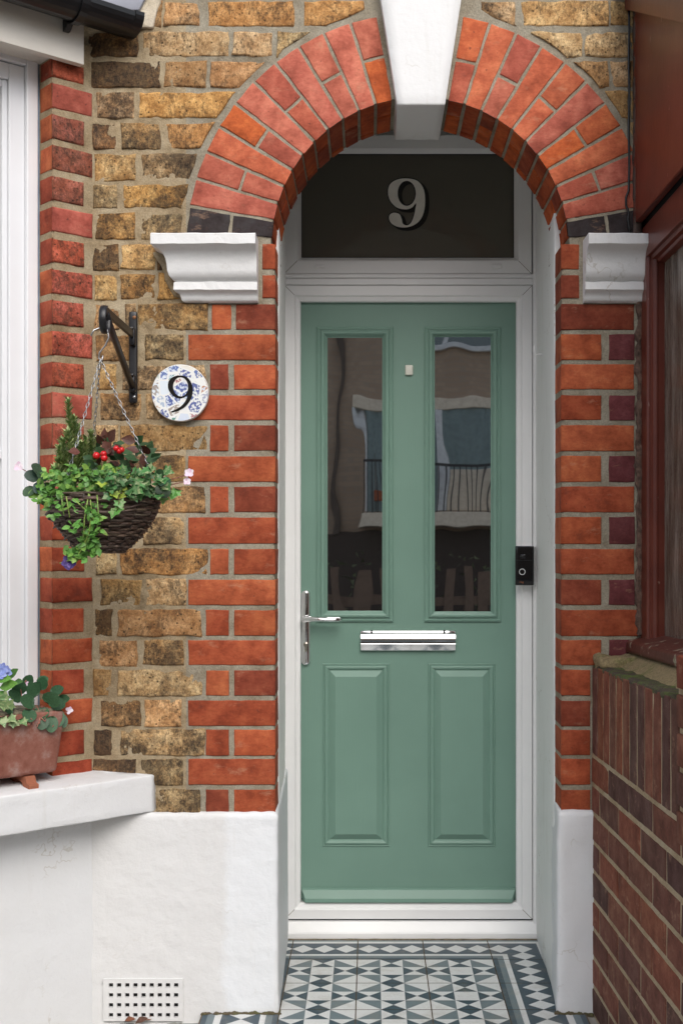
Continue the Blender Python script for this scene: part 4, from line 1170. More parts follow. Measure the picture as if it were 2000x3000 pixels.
def text_mesh(name, body, size, fn, material, parent):
    cu = bpy.data.curves.new(name, 'FONT'); cu.body = body; cu.size = size; cu.align_x = 'CENTER'; cu.extrude = .0001
    tmp = bpy.data.objects.new(name, cu); COL.objects.link(tmp)
    me = bpy.data.meshes.new_from_object(tmp.evaluated_get(bpy.context.evaluated_depsgraph_get())); bpy.data.objects.remove(tmp)
    for v in me.vertices: v.co = fn(v.co)
    me.materials.clear(); me.materials.append(material); me.name = name
    o = bpy.data.objects.new(name, me); COL.objects.link(o)
    if parent: o.parent = parent; o.matrix_parent_inverse = Matrix.Translation(-abs_loc(parent))
    return o
text_mesh('lettering', 'ring', .0085, lambda c: dbx(Vector((c.x - .0085, -.0106 - c.z, c.y - .0535))), M['copper_print'], db)
hk = MB(); hc = P(1593, 1020, .45); hxw = XR + (PX(1571, YF) - XR) * .58 - .003
hk.tube([(hxw + .004, .44, hc.z - .02), (hxw - .018, .44, hc.z - .02), (hxw - .024, .44, hc.z - .012), (hxw - .023, .44, hc.z - .002), (hxw - .020, .44, hc.z + .006)], .0028, 8)
tag(hk.build('cup_hook', [M['upvc']], None), 'small white cup hook screwed into the white door reveal', 'hook')

# ------------------------------------------------------------------ number plaque
plq = thing('house_number_plaque', 'round china mosaic house number plaque fixed to the brick wall', 'plaque', P(528, 1151, -.006))
pc_ = P(528, 1151, -.02); PR = 84 * (D - .02) / F
p1 = MB()
vs = []; n = 64
for (rr, yy) in ((.96, 0), (1.0, -.004), (1.0, -.012), (.975, -.0155)):
    for k in range(n):
        a = 2 * math.pi * k / n; q = PR * rr * (1 + .008 * noise.noise(Vector((math.cos(a) * 4, math.sin(a) * 4, 1))))
        vs.append((pc_.x + q * math.cos(a), -.006 + yy, pc_.z + q * math.sin(a)))
p1.add(vs, [(i * n + k, i * n + (k + 1) % n, (i + 1) * n + (k + 1) % n, (i + 1) * n + k) for i in range(3) for k in range(n)], 1, None, True)
p1.add(vs[3 * n:], [tuple(range(n))], 0)
p1.build('mosaic_disc', [M['mosaic'], M['grout_white']], plq)
N2 = catmull([(1090, 862), (1165, 880), (1217, 945), (1236, 1035), (1215, 1130), (1155, 1215), (1080, 1262), (1000, 1286), (990, 1274), (1060, 1243), (1120, 1196), (1160, 1138), (1172, 1094), (1130, 1116), (1078, 1126), (1012, 1098), (967, 1044), (950, 985), (964, 918), (1018, 875)])
def plq_fn(a, b, c):
    q = P(250 + a / 3.92, 880 + b / 3.92, -.0222); q.y = -.0222 + c; return q
glyph('numeral', [N2, ell(1096, 992, 86, 111, rot=-.06)], plq_fn, .0008, M['ink'], plq)

# ------------------------------------------------------------------ hanging bracket
br = thing('wall_bracket', 'black iron hanging basket bracket screwed to the yellow brick wall', 'bracket', P(394, 1050, -.01))
b1 = MB(); xa, xb = PX(381), PX(406)
b1.rbox((xa, -.018, PZ(1183)), (xb, -.006, PZ(915)), .0055, (3, 1, 16)); b1.build('back_plate', [M['black_iron']], br)
ARM = .365; bx = (xa + xb) / 2; zarm = PZ(984)
b2 = MB(); b2.box((bx - .0045, -ARM, zarm - .010), (bx + .0045, -.016, zarm + .010)); 
sc_ = []
for k in range(15):
    a = math.pi * .5 - 1.55 * math.pi * k / 14; sc_.append((bx, -ARM - .0 - .028 * math.cos(a) , zarm - .022 + .031 * math.sin(a)))
b2.tube(sc_, .0095, 8, flat=(1, .32))
b2.build('arm', [M['black_iron']], br, bevel=.002)
b3 = MB(); b3.tube([(bx, -.020, PZ(1140)), (bx, -.30, zarm - .030), (bx, -ARM + .015, zarm - .006)], .0085, 10); b3.build('brace', [M['black_iron']], br)
b4 = MB()
for zz in (zarm, PZ(1120)):
    b4.rbox((bx - .009, -.034, zz - .03), (bx + .009, -.014, zz + .016), .006, (2, 2, 3))
    b4.rbox((bx - .014, -.040, zz + .010), (bx + .006, -.016, zz + .018), .003, (2, 2, 1))
    b4.build('lug', [M['black_iron']], br); b4 = MB()
for py, mt in ((930, 'rust'), (1163, 'steel')):
    s_ = MB(); c = P(394, py, -.018); s_.lathe([(.0001, -.0035), (.003, -.0032), (.0046, -.0012), (.005, .001)], c, 14, axis='y'); s_.build('screw', [M[mt]], br)

# ------------------------------------------------------------------ hanging basket
YB = -ARM - .005
def Q(px, py, dy=0): return P(px, py, YB + dy)
bc = Q(302, 1452)
hb_ = thing('hanging_basket', 'dark woven willow hanging basket on thin chains below the iron bracket', 'hanging basket', bc)
RB, HB = .131, .130
def rprof(k): return RB * (1 - .62 * (k ** 1.9)) if k > 0 else RB
bo = MB(); rows_ = 21; nt_ = 96
for k in range(rows_):
    f = k / (rows_ - 1); z = bc.z - HB * f; r0 = rprof(f) - .002
    base = rnd.choice([(.085, .050, .033), (.060, .036, .025), (.115, .074, .050), (.14, .10, .075)]); ph = rnd.uniform(0, 6)
    for half in range(2):
        pts_ = []
        for q in range(nt_):
            a = 2 * math.pi * q / nt_
            wv = .0042 * math.sin(a * 13 + math.pi * (k + half)) + .0016 * noise.noise(Vector((math.cos(a) * 5, math.sin(a) * 5, k * 3.1)))
            zz = z + .0025 * noise.noise(Vector((math.cos(a) * 3, math.sin(a) * 3, k * 2.2 + 7))) + (half - .5) * .0034
            rr = r0 + wv + .003 * math.sin(a * 2 + ph) * .4
            pts_.append((bc.x + rr * math.cos(a), bc.y + rr * math.sin(a), zz))
        bo.tube(pts_, .0029 * rnd.uniform(.85, 1.15), 6, col=jit(base, .25) + (0,), closed=True)
for q in range(13):
    a = 2 * math.pi * (q + .5) / 13
    bo.tube([(bc.x + rprof(f) * math.cos(a) * .985, bc.y + rprof(f) * math.sin(a) * .985, bc.z - HB * f) for f in [i / 8 for i in range(9)]], .0036, 6, col=(.03, .018, .012, 0))
for q in range(18):
    f = rnd.uniform(.05, .95); a = rnd.uniform(math.pi, 2 * math.pi)
    c = Vector((bc.x + (rprof(f) + .006) * math.cos(a), bc.y + (rprof(f) + .006) * math.sin(a), bc.z - HB * f)); dv = Vector((-math.sin(a), math.cos(a), rnd.uniform(-.3, .3))) * .02
    bo.tube([c - dv, c + Vector((math.cos(a), math.sin(a), 0)) * .004, c + dv], .002, 5, col=jit((.10, .07, .05), .3) + (0,))
prof_ = [(rprof(f) - .008, bc.z - HB * f) for f in [i / 10 for i in range(11)]] + [(.001, bc.z - HB - .002)]
bo.lathe([(a, z - bc.z) for a, z in prof_], bc, 32, col=(.015, .010, .008, 0))
bo.lathe([(.001, -.012), (.06, -.014), (RB - .006, -.02)], bc, 24, col=(.02, .014, .01, 0))
bo.build('basket_bowl', [M['wicker']], hb_)
top = Q(303, 1055)
hook = MB(); hz = Q(300, 990)
scx = bx; hy = -ARM - .002
hook.tube([(scx - .030, hy - .010, zarm - .062), (scx - .024, hy - .006, zarm - .048), (scx - .008, hy, zarm - .040), (scx + .006, hy, zarm - .047), (scx + .010, hy, zarm - .064), (scx + .002, hy, zarm - .082), (scx - .012, hy, zarm - .100), (scx - .014, hy, zarm - .114), (scx - .006, hy, zarm - .118), (scx - .004, hy, zarm - .106)], .0019, 8)
hook.build('hook', [M['steel']], hb_)
ctop = Vector((scx - .010, hy, zarm - .116))
def chain(end):
    mb = MB(); end = Vector(end); L = (end - ctop).length; n = int(L / .0115); dv = (end - ctop).normalized()
    s1 = dv.cross(Vector((.3, 1, .2))).normalized(); s2 = dv.cross(s1)
    for k in range(n):
        c = ctop + dv * (L * (k + .5) / n); s_ = s1 if k % 2 else (s1 * .35 + s2).normalized()
        pts_ = []
        for q in range(12):
            a = 2 * math.pi * q / 12; pts_.append(c + dv * .0084 * math.cos(a) + s_ * .0032 * math.sin(a) * (1 + .4 * math.cos(a)))
        mb.tube(pts_, .00085, 5, closed=True)
    mb.build('chain', [M['steel']], hb_)
chain(Q(196, 1405, -.055)); chain(Q(456, 1412, -.02)); chain(Q(262, 1420, .11))

# ------------------------------------------------------------------ foliage helpers
def leaf(mb, p, dirv, nrm, L, W, col, kind='ovate', cup=.12):
    p = Vector(p); d = Vector(dirv).normalized(); n = Vector(nrm); n = n - d * n.dot(d)
    if n.length < 1e-3: n = d.orthogonal()
    n.normalize(); s = d.cross(n)
    if kind == 'ivy':
        o = [(0, .0), (.10, .20), (.02, .42), (.30, .36), (.46, .55), (.58, .26), (1.0, .0)]
    elif kind == 'round':
        o = [(.06, .0), (-.04, .22), (.12, .42), (.42, .52), (.74, .42), (.94, .2), (1.0, 0)]
    elif kind == 'needle':
        o = [(0, .25), (.5, .5), (1, .05)]
    else:
        o = [(0, .02), (.18, .26), (.42, .46), (.68, .36), (.88, .15), (1.0, 0)]
    vs = []; m = len(o)
    for q, (a, b) in enumerate(o):
        droop = -.35 * cup * a * a * L
        c = p + d * (a * L) + n * droop
        vs.append(c + n * 0)
        vs.append(c + s * (b * W) + n * cup * b * W); vs.append(c - s * (b * W) + n * cup * b * W)
    fs = []
    for q in range(m - 1):
        a = q * 3; b = a + 3
        fs += [(a, b, b + 1, a + 1), (a, a + 2, b + 2, b)]
    mb.add(vs, fs, 0, col, True)
def lc(c, a=.22, al=0.0):
    k = 1 + rnd.uniform(-a, a); return (c[0] * k * (1 + rnd.uniform(-.1, .1)), c[1] * k, c[2] * k, al)
def rv(s=1): return Vector((rnd.uniform(-1, 1), rnd.uniform(-1, 1), rnd.uniform(-1, 1))) * s
FR = Vector((0, -1, .55))
# rosemary
rs = MB(); stems = MB()
for (b0, t1, dy0, dy1, n) in (((222, 1430), (200, 1172), .02, -.01, 120), ((262, 1420), (268, 1268), .05, .03, 100), ((210, 1420), (172, 1345), .0, -.04, 70), ((240, 1420), (235, 1300), .03, .0, 90), ((190, 1400), (165, 1370), -.02, -.05, 40), ((232, 1410), (196, 1265), .01, -.03, 90), ((280, 1410), (284, 1290), .06, .05, 60), ((215, 1420), (218, 1225), .02, .0, 100), ((205, 1420), (184, 1290), .0, -.03, 80), ((250, 1420), (252, 1285), .03, .02, 80), ((195, 1410), (175, 1310), -.02, -.04, 70), ((240, 1420), (228, 1250), .03, .02, 90)):
    a, b = Q(*b0, dy0), Q(*t1, dy1); ax = (b - a)
    stems.tube([a, (a + b) / 2 + rv(.004), b], [.0022, .0017, .001], 6, col=(.12, .10, .05, 0))
    n = int(n * 1.7)
    for k in range(n):
        f = (k + rnd.random()) / n; c = a + ax * f; an = k * 2.4; o = ax.normalized()
        s1 = o.orthogonal().normalized(); s2 = o.cross(s1); sd = s1 * math.cos(an) + s2 * math.sin(an)
        L = .025 * (1 - .35 * f) * rnd.uniform(.75, 1.15)
        cc = lc((.14, .20, .07)) if rnd.random() < .6 else lc((.36, .41, .20))
        leaf(rs, c, sd * .85 + o * (.55 + .4 * f), o + rv(.3), L, .0062, cc, 'needle', .1)
ro = rs.build('rosemary_plant', [M['leaf']], None, fix=False); tag(ro, 'upright rosemary with narrow needle leaves at the back of the hanging basket', 'plant')
so_ = stems.build('stem', [M['leaf']], None); sub(so_, ro)
# checkerberry: dark glossy leaves, some bronze, red berries
ck = MB()
for k in range(84):
    px, py = rnd.uniform(235, 445), rnd.uniform(1322, 1405)
    if k < 20: px, py = rnd.uniform(280, 430), rnd.uniform(1290, 1335)
    dy = rnd.uniform(-.06, .08)
    cc = lc((.035, .075, .035)) if rnd.random() < .62 else lc((.095, .035, .028))
    d = Vector((rnd.uniform(-1, 1), rnd.uniform(-.9, .1), rnd.uniform(-.1, .7)))
    leaf(ck, Q(px, py, dy), d, FR + rv(.7), rnd.uniform(.026, .040), rnd.uniform(.020, .029), cc, 'ovate', .2)
cko = ck.build('checkerberry_plant', [M['leaf']], None, fix=False); tag(cko, 'dark green and bronze leaved plant with bright red berries in the hanging basket', 'plant')
for (px, py, r_) in ((283, 1335, .0085), (304, 1330, .0075), (306, 1342, .0080), (341, 1314, .0068), (357, 1318, .0066), (350, 1322, .006)):
    be = MB(); c = Q(px, py, -.075); prof_ = [(r_ * math.sin(math.pi * i / 10) + 1e-5, r_ * -math.cos(math.pi * i / 10)) for i in range(11)]
    be.lathe(prof_, c, 14, col=(.52, .008, .012, 0)); sub(be.build('berry', [M['berry']], None), cko)
# ivy at the right and a strand on the left front
iv = MB()
for k in range(120):
    px, py = rnd.uniform(315, 482), rnd.uniform(1372, 1452)
    if k > 98: px, py = rnd.uniform(250, 380), rnd.uniform(1380, 1440)
    dy = -.125 + abs(px - 300) / 1000 * .3 + rnd.uniform(-.02, .05)
    cc = lc((.055, .15, .05), .35, rnd.choice([.2, .5, .8, .95]))
    if rnd.random() < .10: cc = lc((.32, .40, .06), .2, .2)
    d = Vector((rnd.uniform(-.8, .9), rnd.uniform(-.8, -.1), rnd.uniform(-.9, .2)))
    leaf(iv, Q(px, py, dy), d, FR + rv(.55), rnd.uniform(.020, .030), rnd.uniform(.022, .030), cc, 'ivy', .16)
for (px, py) in ((340, 1490), (352, 1478), (348, 1462), (490, 1420), (505, 1435), (480, 1448), (520, 1432)):
    leaf(iv, Q(px, py, -.13 if px < 400 else -.04), Vector((rnd.uniform(-.4, .4), -.4, -1)), FR + rv(.3), .027, .027, lc((.09, .24, .05), .2, .5), 'ivy', .15)
ivo = iv.build('ivy_plant', [M['leaf']], None, fix=False); tag(ivo, 'variegated ivy spilling over the right rim of the hanging basket', 'plant')
def stem(parent, pts, r_, col):
    mb = MB(); mb.tube(pts, r_, 6, col=col); sub(mb.build('stem', [M['leaf']], None), parent)
stem(ivo, [Q(455, 1440, -.05), Q(490, 1430, -.045), Q(520, 1436, -.04)], .0012, (.12, .07, .04, 0)); stem(ivo, [Q(345, 1440, -.12), Q(350, 1470, -.135), Q(342, 1500, -.135)], .0012, (.1, .09, .03, 0))
# trailing viola
vi = MB(); vs_ = MB(); VG = (.10, .225, .05)
def tuft(px, py, dy, n, s=1):
    for k in range(n):
        d = Vector((rnd.uniform(-1, 1), rnd.uniform(-.9, .2), rnd.uniform(-.7, .6)))
        leaf(vi, Q(px, py, dy) + rv(.010 * s), d, FR + rv(.6), rnd.uniform(.013, .023) * s, rnd.uniform(.009, .015) * s, lc(VG if rnd.random() < .8 else (.16, .27, .06), .28), 'ovate', .22)
for k in range(74): tuft(rnd.uniform(122, 335), rnd.uniform(1372, 1472), -.10 + abs(rnd.gauss(0, .02)) - .02 * math.sin((k % 7)), 6)
for (px, py) in ((150, 1478), (175, 1470), (205, 1480), (240, 1472), (270, 1490), (300, 1478), (285, 1510), (155, 1498)): tuft(px, py, -.125, 6)
trail = [(268, 1495), (275, 1525), (262, 1555), (248, 1585), (258, 1600), (240, 1618), (228, 1630), (270, 1570), (285, 1578), (290, 1555), (222, 1545), (235, 1540), (282, 1595), (272, 1612), (255, 1625), (212, 1622), (205, 1612)]
for (px, py) in trail: tuft(px, py, -.130 + max(0, (py - 1540)) * .0004, 7, 1.05)
for path in ([(262, 1440), (270, 1500), (262, 1560), (245, 1600), (225, 1635), (176, 1650)], [(262, 1440), (248, 1520), (245, 1580), (262, 1610)], [(285, 1450), (290, 1520), (282, 1560)], [(180, 1450), (188, 1510)], [(195, 1455), (205, 1516)], [(215, 1460), (258, 1500), (275, 1525)]):
    vs_.tube([Q(a, b, -.132 + max(0, (b - 1540)) * .0003) for a, b in path], .0016, 6, col=lc((.22, .30, .08)))
vio = vi.build('trailing_viola_plant', [M['leaf']], None, fix=False); tag(vio, 'bright green viola trailing down the left front of the hanging basket with one purple flower', 'plant')
sub(vs_.build('stem', [M['leaf']], None), vio)
def petals(name, c, cols, n, L, W, down=0, parent=None, tilt=.3, face=Vector((0, -1, .2))):
    mb = MB(); c = Vector(c); f = face.normalized(); s1 = f.cross(Vector((0, 0, 1))).normalized(); s2 = s1.cross(f)
    for k in range(n):
        a = 2 * math.pi * k / n + .3; d = s1 * math.cos(a) + s2 * math.sin(a) + f * tilt + Vector((0, 0, down))
        leaf(mb, c, d, f + rv(.15), L * rnd.uniform(.85, 1.1), W, jit(cols[k % len(cols)], .1) + (0,), 'round', .2)
    o = mb.build(name, [M['petal']], None, fix=False)
    if parent: sub(o, parent)
    return o
petals('flower', Q(204, 1648, -.10), [(.05, .02, .16), (.12, .07, .26), (.04, .015, .12)], 7, .017, .016, -.5, vio)
# cyclamen in the basket: rounded leaves at left, pale flowers on long stalks
cy = MB()
for (px, py, dx, dz, L, c) in ((122, 1385, -.4, .4, .030, (.035, .060, .040)), (112, 1398, -.6, .1, .032, (.03, .055, .045)), (100, 1430, -.6, -.5, .030, (.045, .085, .045)), (128, 1415, -.2, -.4, .034, (.025, .055, .05)), (118, 1440, -.5, -.3, .030, (.13, .24, .05)), (135, 1440, .1, -.9, .036, (.03, .065, .045)), (140, 1400, -.4, .2, .028, (.04, .075, .045))):
    leaf(cy, Q(px, py, -.05), Vector((dx, -.35, dz)), FR + rv(.25), L, L * .95, lc(c, .1), 'round', .15)
cyo = cy.build('cyclamen_plant', [M['leaf']], None, fix=False); tag(cyo, 'cyclamen with round dark leaves and one pale flower at the left of the hanging basket', 'plant')
stem(cyo, [Q(105, 1400, -.03), Q(85, 1385, -.03), Q(66, 1374, -.03)], .0011, (.14, .05, .05, 0))
cyr = MB()
for (px, py, dx, dz, L, c) in ((470, 1420, .4, -.7, .038, (.03, .06, .03)), (462, 1400, .3, .3, .028, (.04, .08, .04)), (472, 1408, .5, -.2, .030, (.03, .065, .04))):
    leaf(cyr, Q(px, py, -.05), Vector((dx, -.35, dz)), FR + rv(.25), L, L * .95, lc(c, .1), 'round', .15)
cyr = cyr.build('cyclamen_plant', [M['leaf']], None, fix=False); tag(cyr, 'cyclamen with two pale flowers at the right rim of the hanging basket', 'plant')
stem(cyr, [Q(470, 1412, -.03), Q(510, 1402, -.03), Q(545, 1392, -.03)], .0011, (.2, .06, .06, 0)); stem(cyr, [Q(480, 1425, -.03), Q(520, 1416, -.03), Q(545, 1410, -.03)], .0011, (.2, .06, .06, 0))
PK = [(.74, .62, .68), (.70, .50, .62), (.78, .70, .74)]
petals('flower', Q(56, 1369, -.03), PK, 5, .013, .011, .4, cyo); petals('flower', Q(555, 1388, -.03), PK, 5, .014, .011, .5, cyr); petals('flower', Q(549, 1410, -.03), PK, 5, .010, .010, .1, cyr)

# ------------------------------------------------------------------ terracotta trough on the sill
zsl = lambda e: zst - max(0, e + .07) * .11 + .018
ET0, ET1 = -.055, .062
ur = u_at(170, ET1)                                         # right-hand lower end of the trough
zb_ = H - (2262 - HY) * (D + B(ur, ET1, 0).y) / F; HT = .150
pt = thing('terracotta_planter', 'weathered terracotta trough with a whitish bloom standing on the white window sill', 'planter', B(ur + .2, 0, zb_))
tr = MB()
def trough_xf(p):
    k = (p.z - zb_) / HT; fl_ = .014 * k
    u = p.x; e = p.y
    if u < ur + .2: u -= fl_
    else: u += fl_
    e += fl_ * (1 if e > 0 else -.4)
    return B(u, e, p.z)
tr.rbox((ur, ET0, zb_), (ur + .50, ET1, zb_ + HT), .012, (20, 5, 8), .0014, 12, xf=trough_xf)
tr.build('trough', [M['terracotta']], pt)
rim = MB(); rim.rbox((ur - .010, ET0 - .004, zb_ + HT - .026), (ur + .510, ET1 + .012, zb_ + HT + .006), .006, (20, 4, 1), .001, 12, xf=lambda p: B(p.x, p.y, p.z)); rim.build('rim', [M['terracotta']], pt)
soil = MB(); soil.rbox((ur + .006, ET0 + .008, zb_ + HT), (ur + .49, ET1, zb_ + HT + .012), .005, (20, 6, 1), .006, 30, xf=lambda p: B(p.x, p.y, p.z)); soil.build('soil', [M['dirt']], pt)
def foot(u, lab):
    f_ = MB()
    z0 = zsl(.06) - .002; zt_ = zb_ - .0005
    hgt = zt_ - z0
    prof_ = [(-.055, 0), (-.030, 0), (-.022, hgt * .42), (-.004, hgt * .52), (.010, hgt * .42), (.018, 0), (.034, -.004), (.048, -.004), (.050, hgt * .35), (.036, hgt * .45), (.030, hgt), (-.055, hgt)]
    def g(du): return lambda p: B(u + du, .035 + p[0], z0 + p[1] + max(0, .06 - (.035 + p[0])) * .0)
    f_.prism(prof_, g(0), g(.026))
    o = f_.build('pot_foot', [M['foot_clay']], None, bevel=.003)
    tag(o, lab, 'pot foot', 'clay feet under the trough'); return o
u_f = u_at(88, .06)
foot(u_f - .012, 'scrolled orange clay pot foot under the right-hand end of the terracotta trough')
foot(u_f + .10, 'orange clay pot foot further left under the terracotta trough')
# plants of the trough
def T(px, py, e=.03):
    u = u_at(px, e); q = B(u, e, 0); q.z = H - (py - HY) * (D + q.y) / F; return q
TF = Vector((.45, -.85, .55))
t1 = MB()
for (px, py, dx, dz, L, W, e) in ((105, 2040, -.15, .5, .040, .040, .05), (140, 2060, .3, .25, .046, .050, .06), (120, 2075, .1, -.2, .038, .04, .05), (150, 2030, .9, .35, .038, .030, .03), (95, 2030, .5, .6, .038, .03, .02), (165, 2080, .25, -.9, .044, .038, .06), (150, 2100, .1, -.8, .040, .036, .075), (60, 2050, -.3, .3, .038, .038, .04), (75, 2010, .4, .6, .036, .03, .0), (170, 2050, .8, .1, .034, .026, .03), (40, 2080, -.2, .2, .036, .036, .06), (110, 2000, .8, .3, .034, .028, .0), (85, 2080, .1, -.3, .036, .038, .065), (130, 2100, -.1, -.6, .034, .034, .075), (50, 2030, .3, .5, .040, .038, .03), (155, 2060, .6, -.1, .038, .036, .05), (100, 2060, -.2, .1, .042, .042, .06), (178, 2095, .35, -.9, .034, .03, .05), (120, 2020, .2, .7, .036, .032, .02)):
    leaf(t1, T(px, py, e), Vector((dx, -.25, dz)), TF + rv(.2), L, W * .95, lc((.040, .098, .052), .25), 'round', .14)
t1o = t1.build('cyclamen_plant', [M['leaf']], None, fix=False); tag(t1o, 'cyclamen in the terracotta trough with large round dark green leaves and a white flower', 'plant')
ts = MB()
for k in range(12):
    a = rnd.uniform(70, 170); ts.tube([T(a, rnd.uniform(2060, 2080), .04), T(a + rnd.uniform(-12, 14), 2098, .07), T(a + rnd.uniform(-14, 14), rnd.uniform(2100, 2130), .085)], .0012, 6, col=lc((.34, .13, .11)))
ts.tube([T(165, 2085, .05), T(185, 2090, .06), T(198, 2084, .06)], .0012, 6, col=(.3, .12, .1, 0)); ts.tube([T(66, 2050, .05), T(62, 2020, .04), T(78, 1992, .04)], .0012, 6, col=(.3, .12, .1, 0))
sub(ts.build('stem', [M['leaf']], None), t1o)
petals('flower', T(205, 2081, .06), PK, 4, .011, .010, .2, t1o); petals('flower', T(76, 2003, .04), PK, 4, .009, .006, -.8, t1o); petals('flower', T(60, 2018, .03), PK, 4, .008, .006, -.6, t1o)
t2 = MB()
for (px, py, dx, dz, L, c) in ((0, 2015, .8, .25, .055, (.11, .24, .05)), (-10, 1990, .9, .1, .045, (.10, .22, .04)), (25, 1985, .6, .5, .040, (.07, .17, .04)), (20, 2025, -.4, -.3, .05, (.10, .22, .05)), (-5, 2040, .5, -.4, .045, (.09, .2, .05)), (40, 2000, .5, .1, .035, (.06, .15, .04))):
    leaf(t2, T(px, py, .05), Vector((dx, -.35, dz)), TF + rv(.2), L, L * .62, lc(c, .12), 'ovate', .18)
t2o = t2.build('primrose_plant', [M['leaf']], None, fix=False); tag(t2o, 'primrose with bright green leaves and a pale blue flower at the left of the trough', 'plant')
for (a, b) in ((8, 1962), (18, 1970), (2, 1975)): petals('flower', T(a, b, .06), [(.22, .28, .60), (.30, .36, .66), (.18, .22, .52)], 8, .017, .013, .1, t2o)
t3 = MB()
for (px, py, dx, dz, L) in ((0, 2075, .3, .3, .034), (22, 2075, .3, .4, .032), (5, 2100, .2, -.4, .030), (25, 2098, .5, -.3, .028), (50, 2108, -.2, -.5, .024), (62, 2105, .5, -.5, .026), (12, 2055, .2, .8, .03), (35, 2112, .2, -.6, .02)):
    leaf(t3, T(px, py, .085), Vector((dx, -.2, dz)), TF + rv(.25), L, L * 1.0, lc((.15, .24, .11), .15, .9), 'ivy', .1)
t3o = t3.build('ivy_plant', [M['leaf']], None, fix=False); tag(t3o, 'cream edged ivy hanging over the front of the terracotta trough', 'plant')

# ------------------------------------------------------------------ fallen leaves
for (px, py, L, c, lab) in ((366, 2992, .030, (.16, .055, .025), 'brown fallen leaf left of the others below the air vent'), (420, 2990, .030, (.20, .085, .04), 'russet fallen leaf on the ground under the middle of the air vent'), (492, 2985, .042, (.50, .40, .28), 'pale cream fallen leaf on the ground below the air vent'), (525, 2984, .048, (.30, .13, .05), 'large curled brown fallen leaf at the right end of the air vent'), (398, 2999, .034, (.09, .04, .025), 'dark shrivelled fallen leaf in front of the air vent')):
    fm = MB(); y0 = ((H + .022) * F / (py + 8 - HY)) - D; p = P(px, py + 8, y0); p.z = -.014
    leaf(fm, p, Vector((rnd.uniform(.4, 1), rnd.uniform(-.3, .3), .2)), Vector((0, -.6, 1)) + rv(.2), L, L * .6, c + (0,), 'ovate', .5)
    tag(fm.build('fallen_leaf', [M['dead_leaf']], None, fix=False), lab, 'leaf', 'fallen leaves by the air vent')

# ------------------------------------------------------------------ across the street (seen in the door glass)
OY = -11.1
oh = thing('opposite_house', 'brown brick house across the street reflected in the glass of the green door', 'house', (0, OY, 0))
ow = MB(); ow.box((-9, OY - .4, 0), (9, OY, 5.6)); 
def street_brick():
    m, t, b, new, link = nodes('street_brick')
    tc = new('ShaderNodeTexCoord').outputs['Object']
    mp = new('ShaderNodeMapping'); mp.inputs['Rotation'].default_value = (R(90), 0, 0); link(tc, mp.inputs[0])
    bt = new('ShaderNodeTexBrick'); bt.inputs['Scale'].default_value = 4.4; link(mp.outputs[0], bt.inputs['Vector'])
    bt.inputs['Color1'].default_value = (.40, .28, .19, 1); bt.inputs['Color2'].default_value = (.46, .33, .23, 1); bt.inputs['Mortar'].default_value = (.36, .29, .22, 1)
    link(bt.outputs[0], b.inputs['Base Color']); b.inputs['Roughness'].default_value = .9; return m
ow.build('wall', [street_brick()], oh)
ox = lambda px: (px - CX) * 15.75 / F; oz = lambda py: H - (py - HY) * 15.75 / F
def obox(name, a, b, c, d, y0, y1, mat):
    mb = MB(); mb.box((ox(a), OY + y0, oz(d)), (ox(b), OY + y1, oz(c))); return mb.build(name, [mat], oh, bevel=.01)
stone = plain('painted_stone', (.86, .73, .56), .7); obox('lintel', 1050, 1560, 1170, 1203, -.01, .06, stone); obox('balcony_slab', 1035, 1580, 1505, 1545, -.01, .45, stone)
dkg = dark_glass('street_glass', (.10, .13, .13), 1.6, 0, 1, None)
wf = plain('street_white_frame', (.78, .78, .76), .5)
cu_ = MB(); nn = 160
cu_.add([(ox(1060) + (ox(1560) - ox(1060)) * i / nn, OY + .03 + .012 * math.sin(i * .42 + 2 * noise.noise(Vector((i * .05, 3, 0)))) + .016 * noise.noise(Vector((i * .11, 0, 0))), oz(z_)) for z_ in (1500, 1203) for i in range(nn + 1)], [(i, i + 1, nn + 2 + i, nn + 1 + i) for i in range(nn)], 0, None, True)
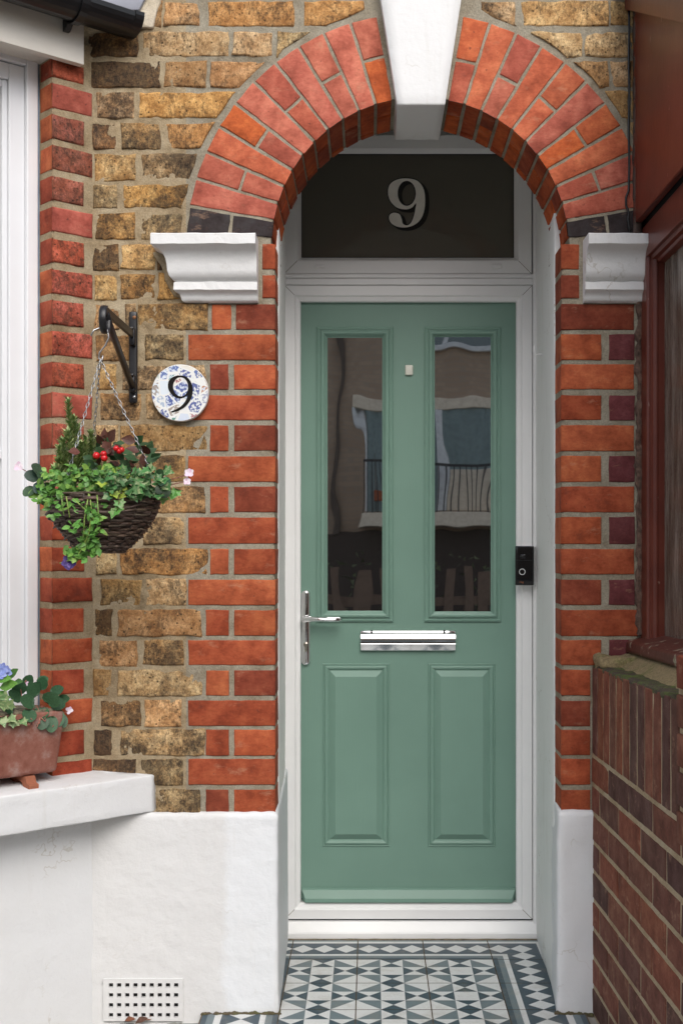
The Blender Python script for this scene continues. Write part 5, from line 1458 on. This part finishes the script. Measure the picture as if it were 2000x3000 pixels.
cu_.build('curtain', [plain('grey_green_curtain', (.24, .31, .30), .8)], oh)
obox('downpipe', 985, 1000, 600, 1560, 0, .09, plain('brown_pipe', (.10, .07, .05), .6)); obox('flower_trough', 1088, 1135, 1440, 1470, .20, .40, plain('orange_clay', (.5, .13, .05), .8))
ht = MB()
for k in range(420):
    q = Vector((rnd.uniform(-1.8, 2.2), -9.7 + rnd.uniform(-.3, .3), rnd.uniform(0, 1.15))); leaf_ = rv(.10)
    ht.add([q, q + leaf_, q + leaf_ * .6 + rv(.05)], [(0, 1, 2)], 0, jit((.10, .12, .05), .4) + (0,))
ht.build('hedge', [M['petal']], oh, fix=False)
obox('window_glass', 1060, 1560, 1330, 1500, -.01, .015, dkg); obox('window_frame', 1047, 1058, 1203, 1500, -.01, .06, wf); obox('window_frame', 1272, 1305, 1203, 1500, -.01, .07, wf)
obox('window_panel', 1306, 1560, 1370, 1500, -.01, .05, stone); obox('window_glass', 1240, 1500, 870, 1012, -.01, .02, dkg); obox('window_frame', 1230, 1510, 1013, 1030, -.01, .08, wf); obox('window_frame', 1292, 1305, 870, 1012, -.01, .05, wf)
rl = MB()
for k in range(26):
    px = 1040 + 21 * k; rl.box((ox(px) - .008, OY + .42, oz(1505)), (ox(px) + .008, OY + .436, oz(1368)))
rl.box((ox(1036), OY + .41, oz(1368)), (ox(1580), OY + .445, oz(1360))); rl.build('balcony_rail', [M['black_iron']], oh)
obox('ground_storey_wall', 700, 1700, 1555, 1800, -.01, .05, plain('dark_brick_base', (.07, .05, .04), .9))
fe = thing('picket_fence', 'brown picket fence across the street reflected low in the door glass', 'fence', (0, -9.4, 0))
for k in range(16):
    pk = MB(); x = -1.6 + .24 * k; pk.box((x, -9.4, -.1), (x + .13, -9.38, .92 + .03 * (k % 3))); pk.build('picket', [plain('weathered_wood', (.20, .13, .09), .9) if k == 0 else bpy.data.materials['weathered_wood']], fe)
fr_ = MB(); fr_.box((-1.8, -9.43, .55), (2.4, -9.401, .65)); fr_.build('rail', [bpy.data.materials['weathered_wood']], fe)
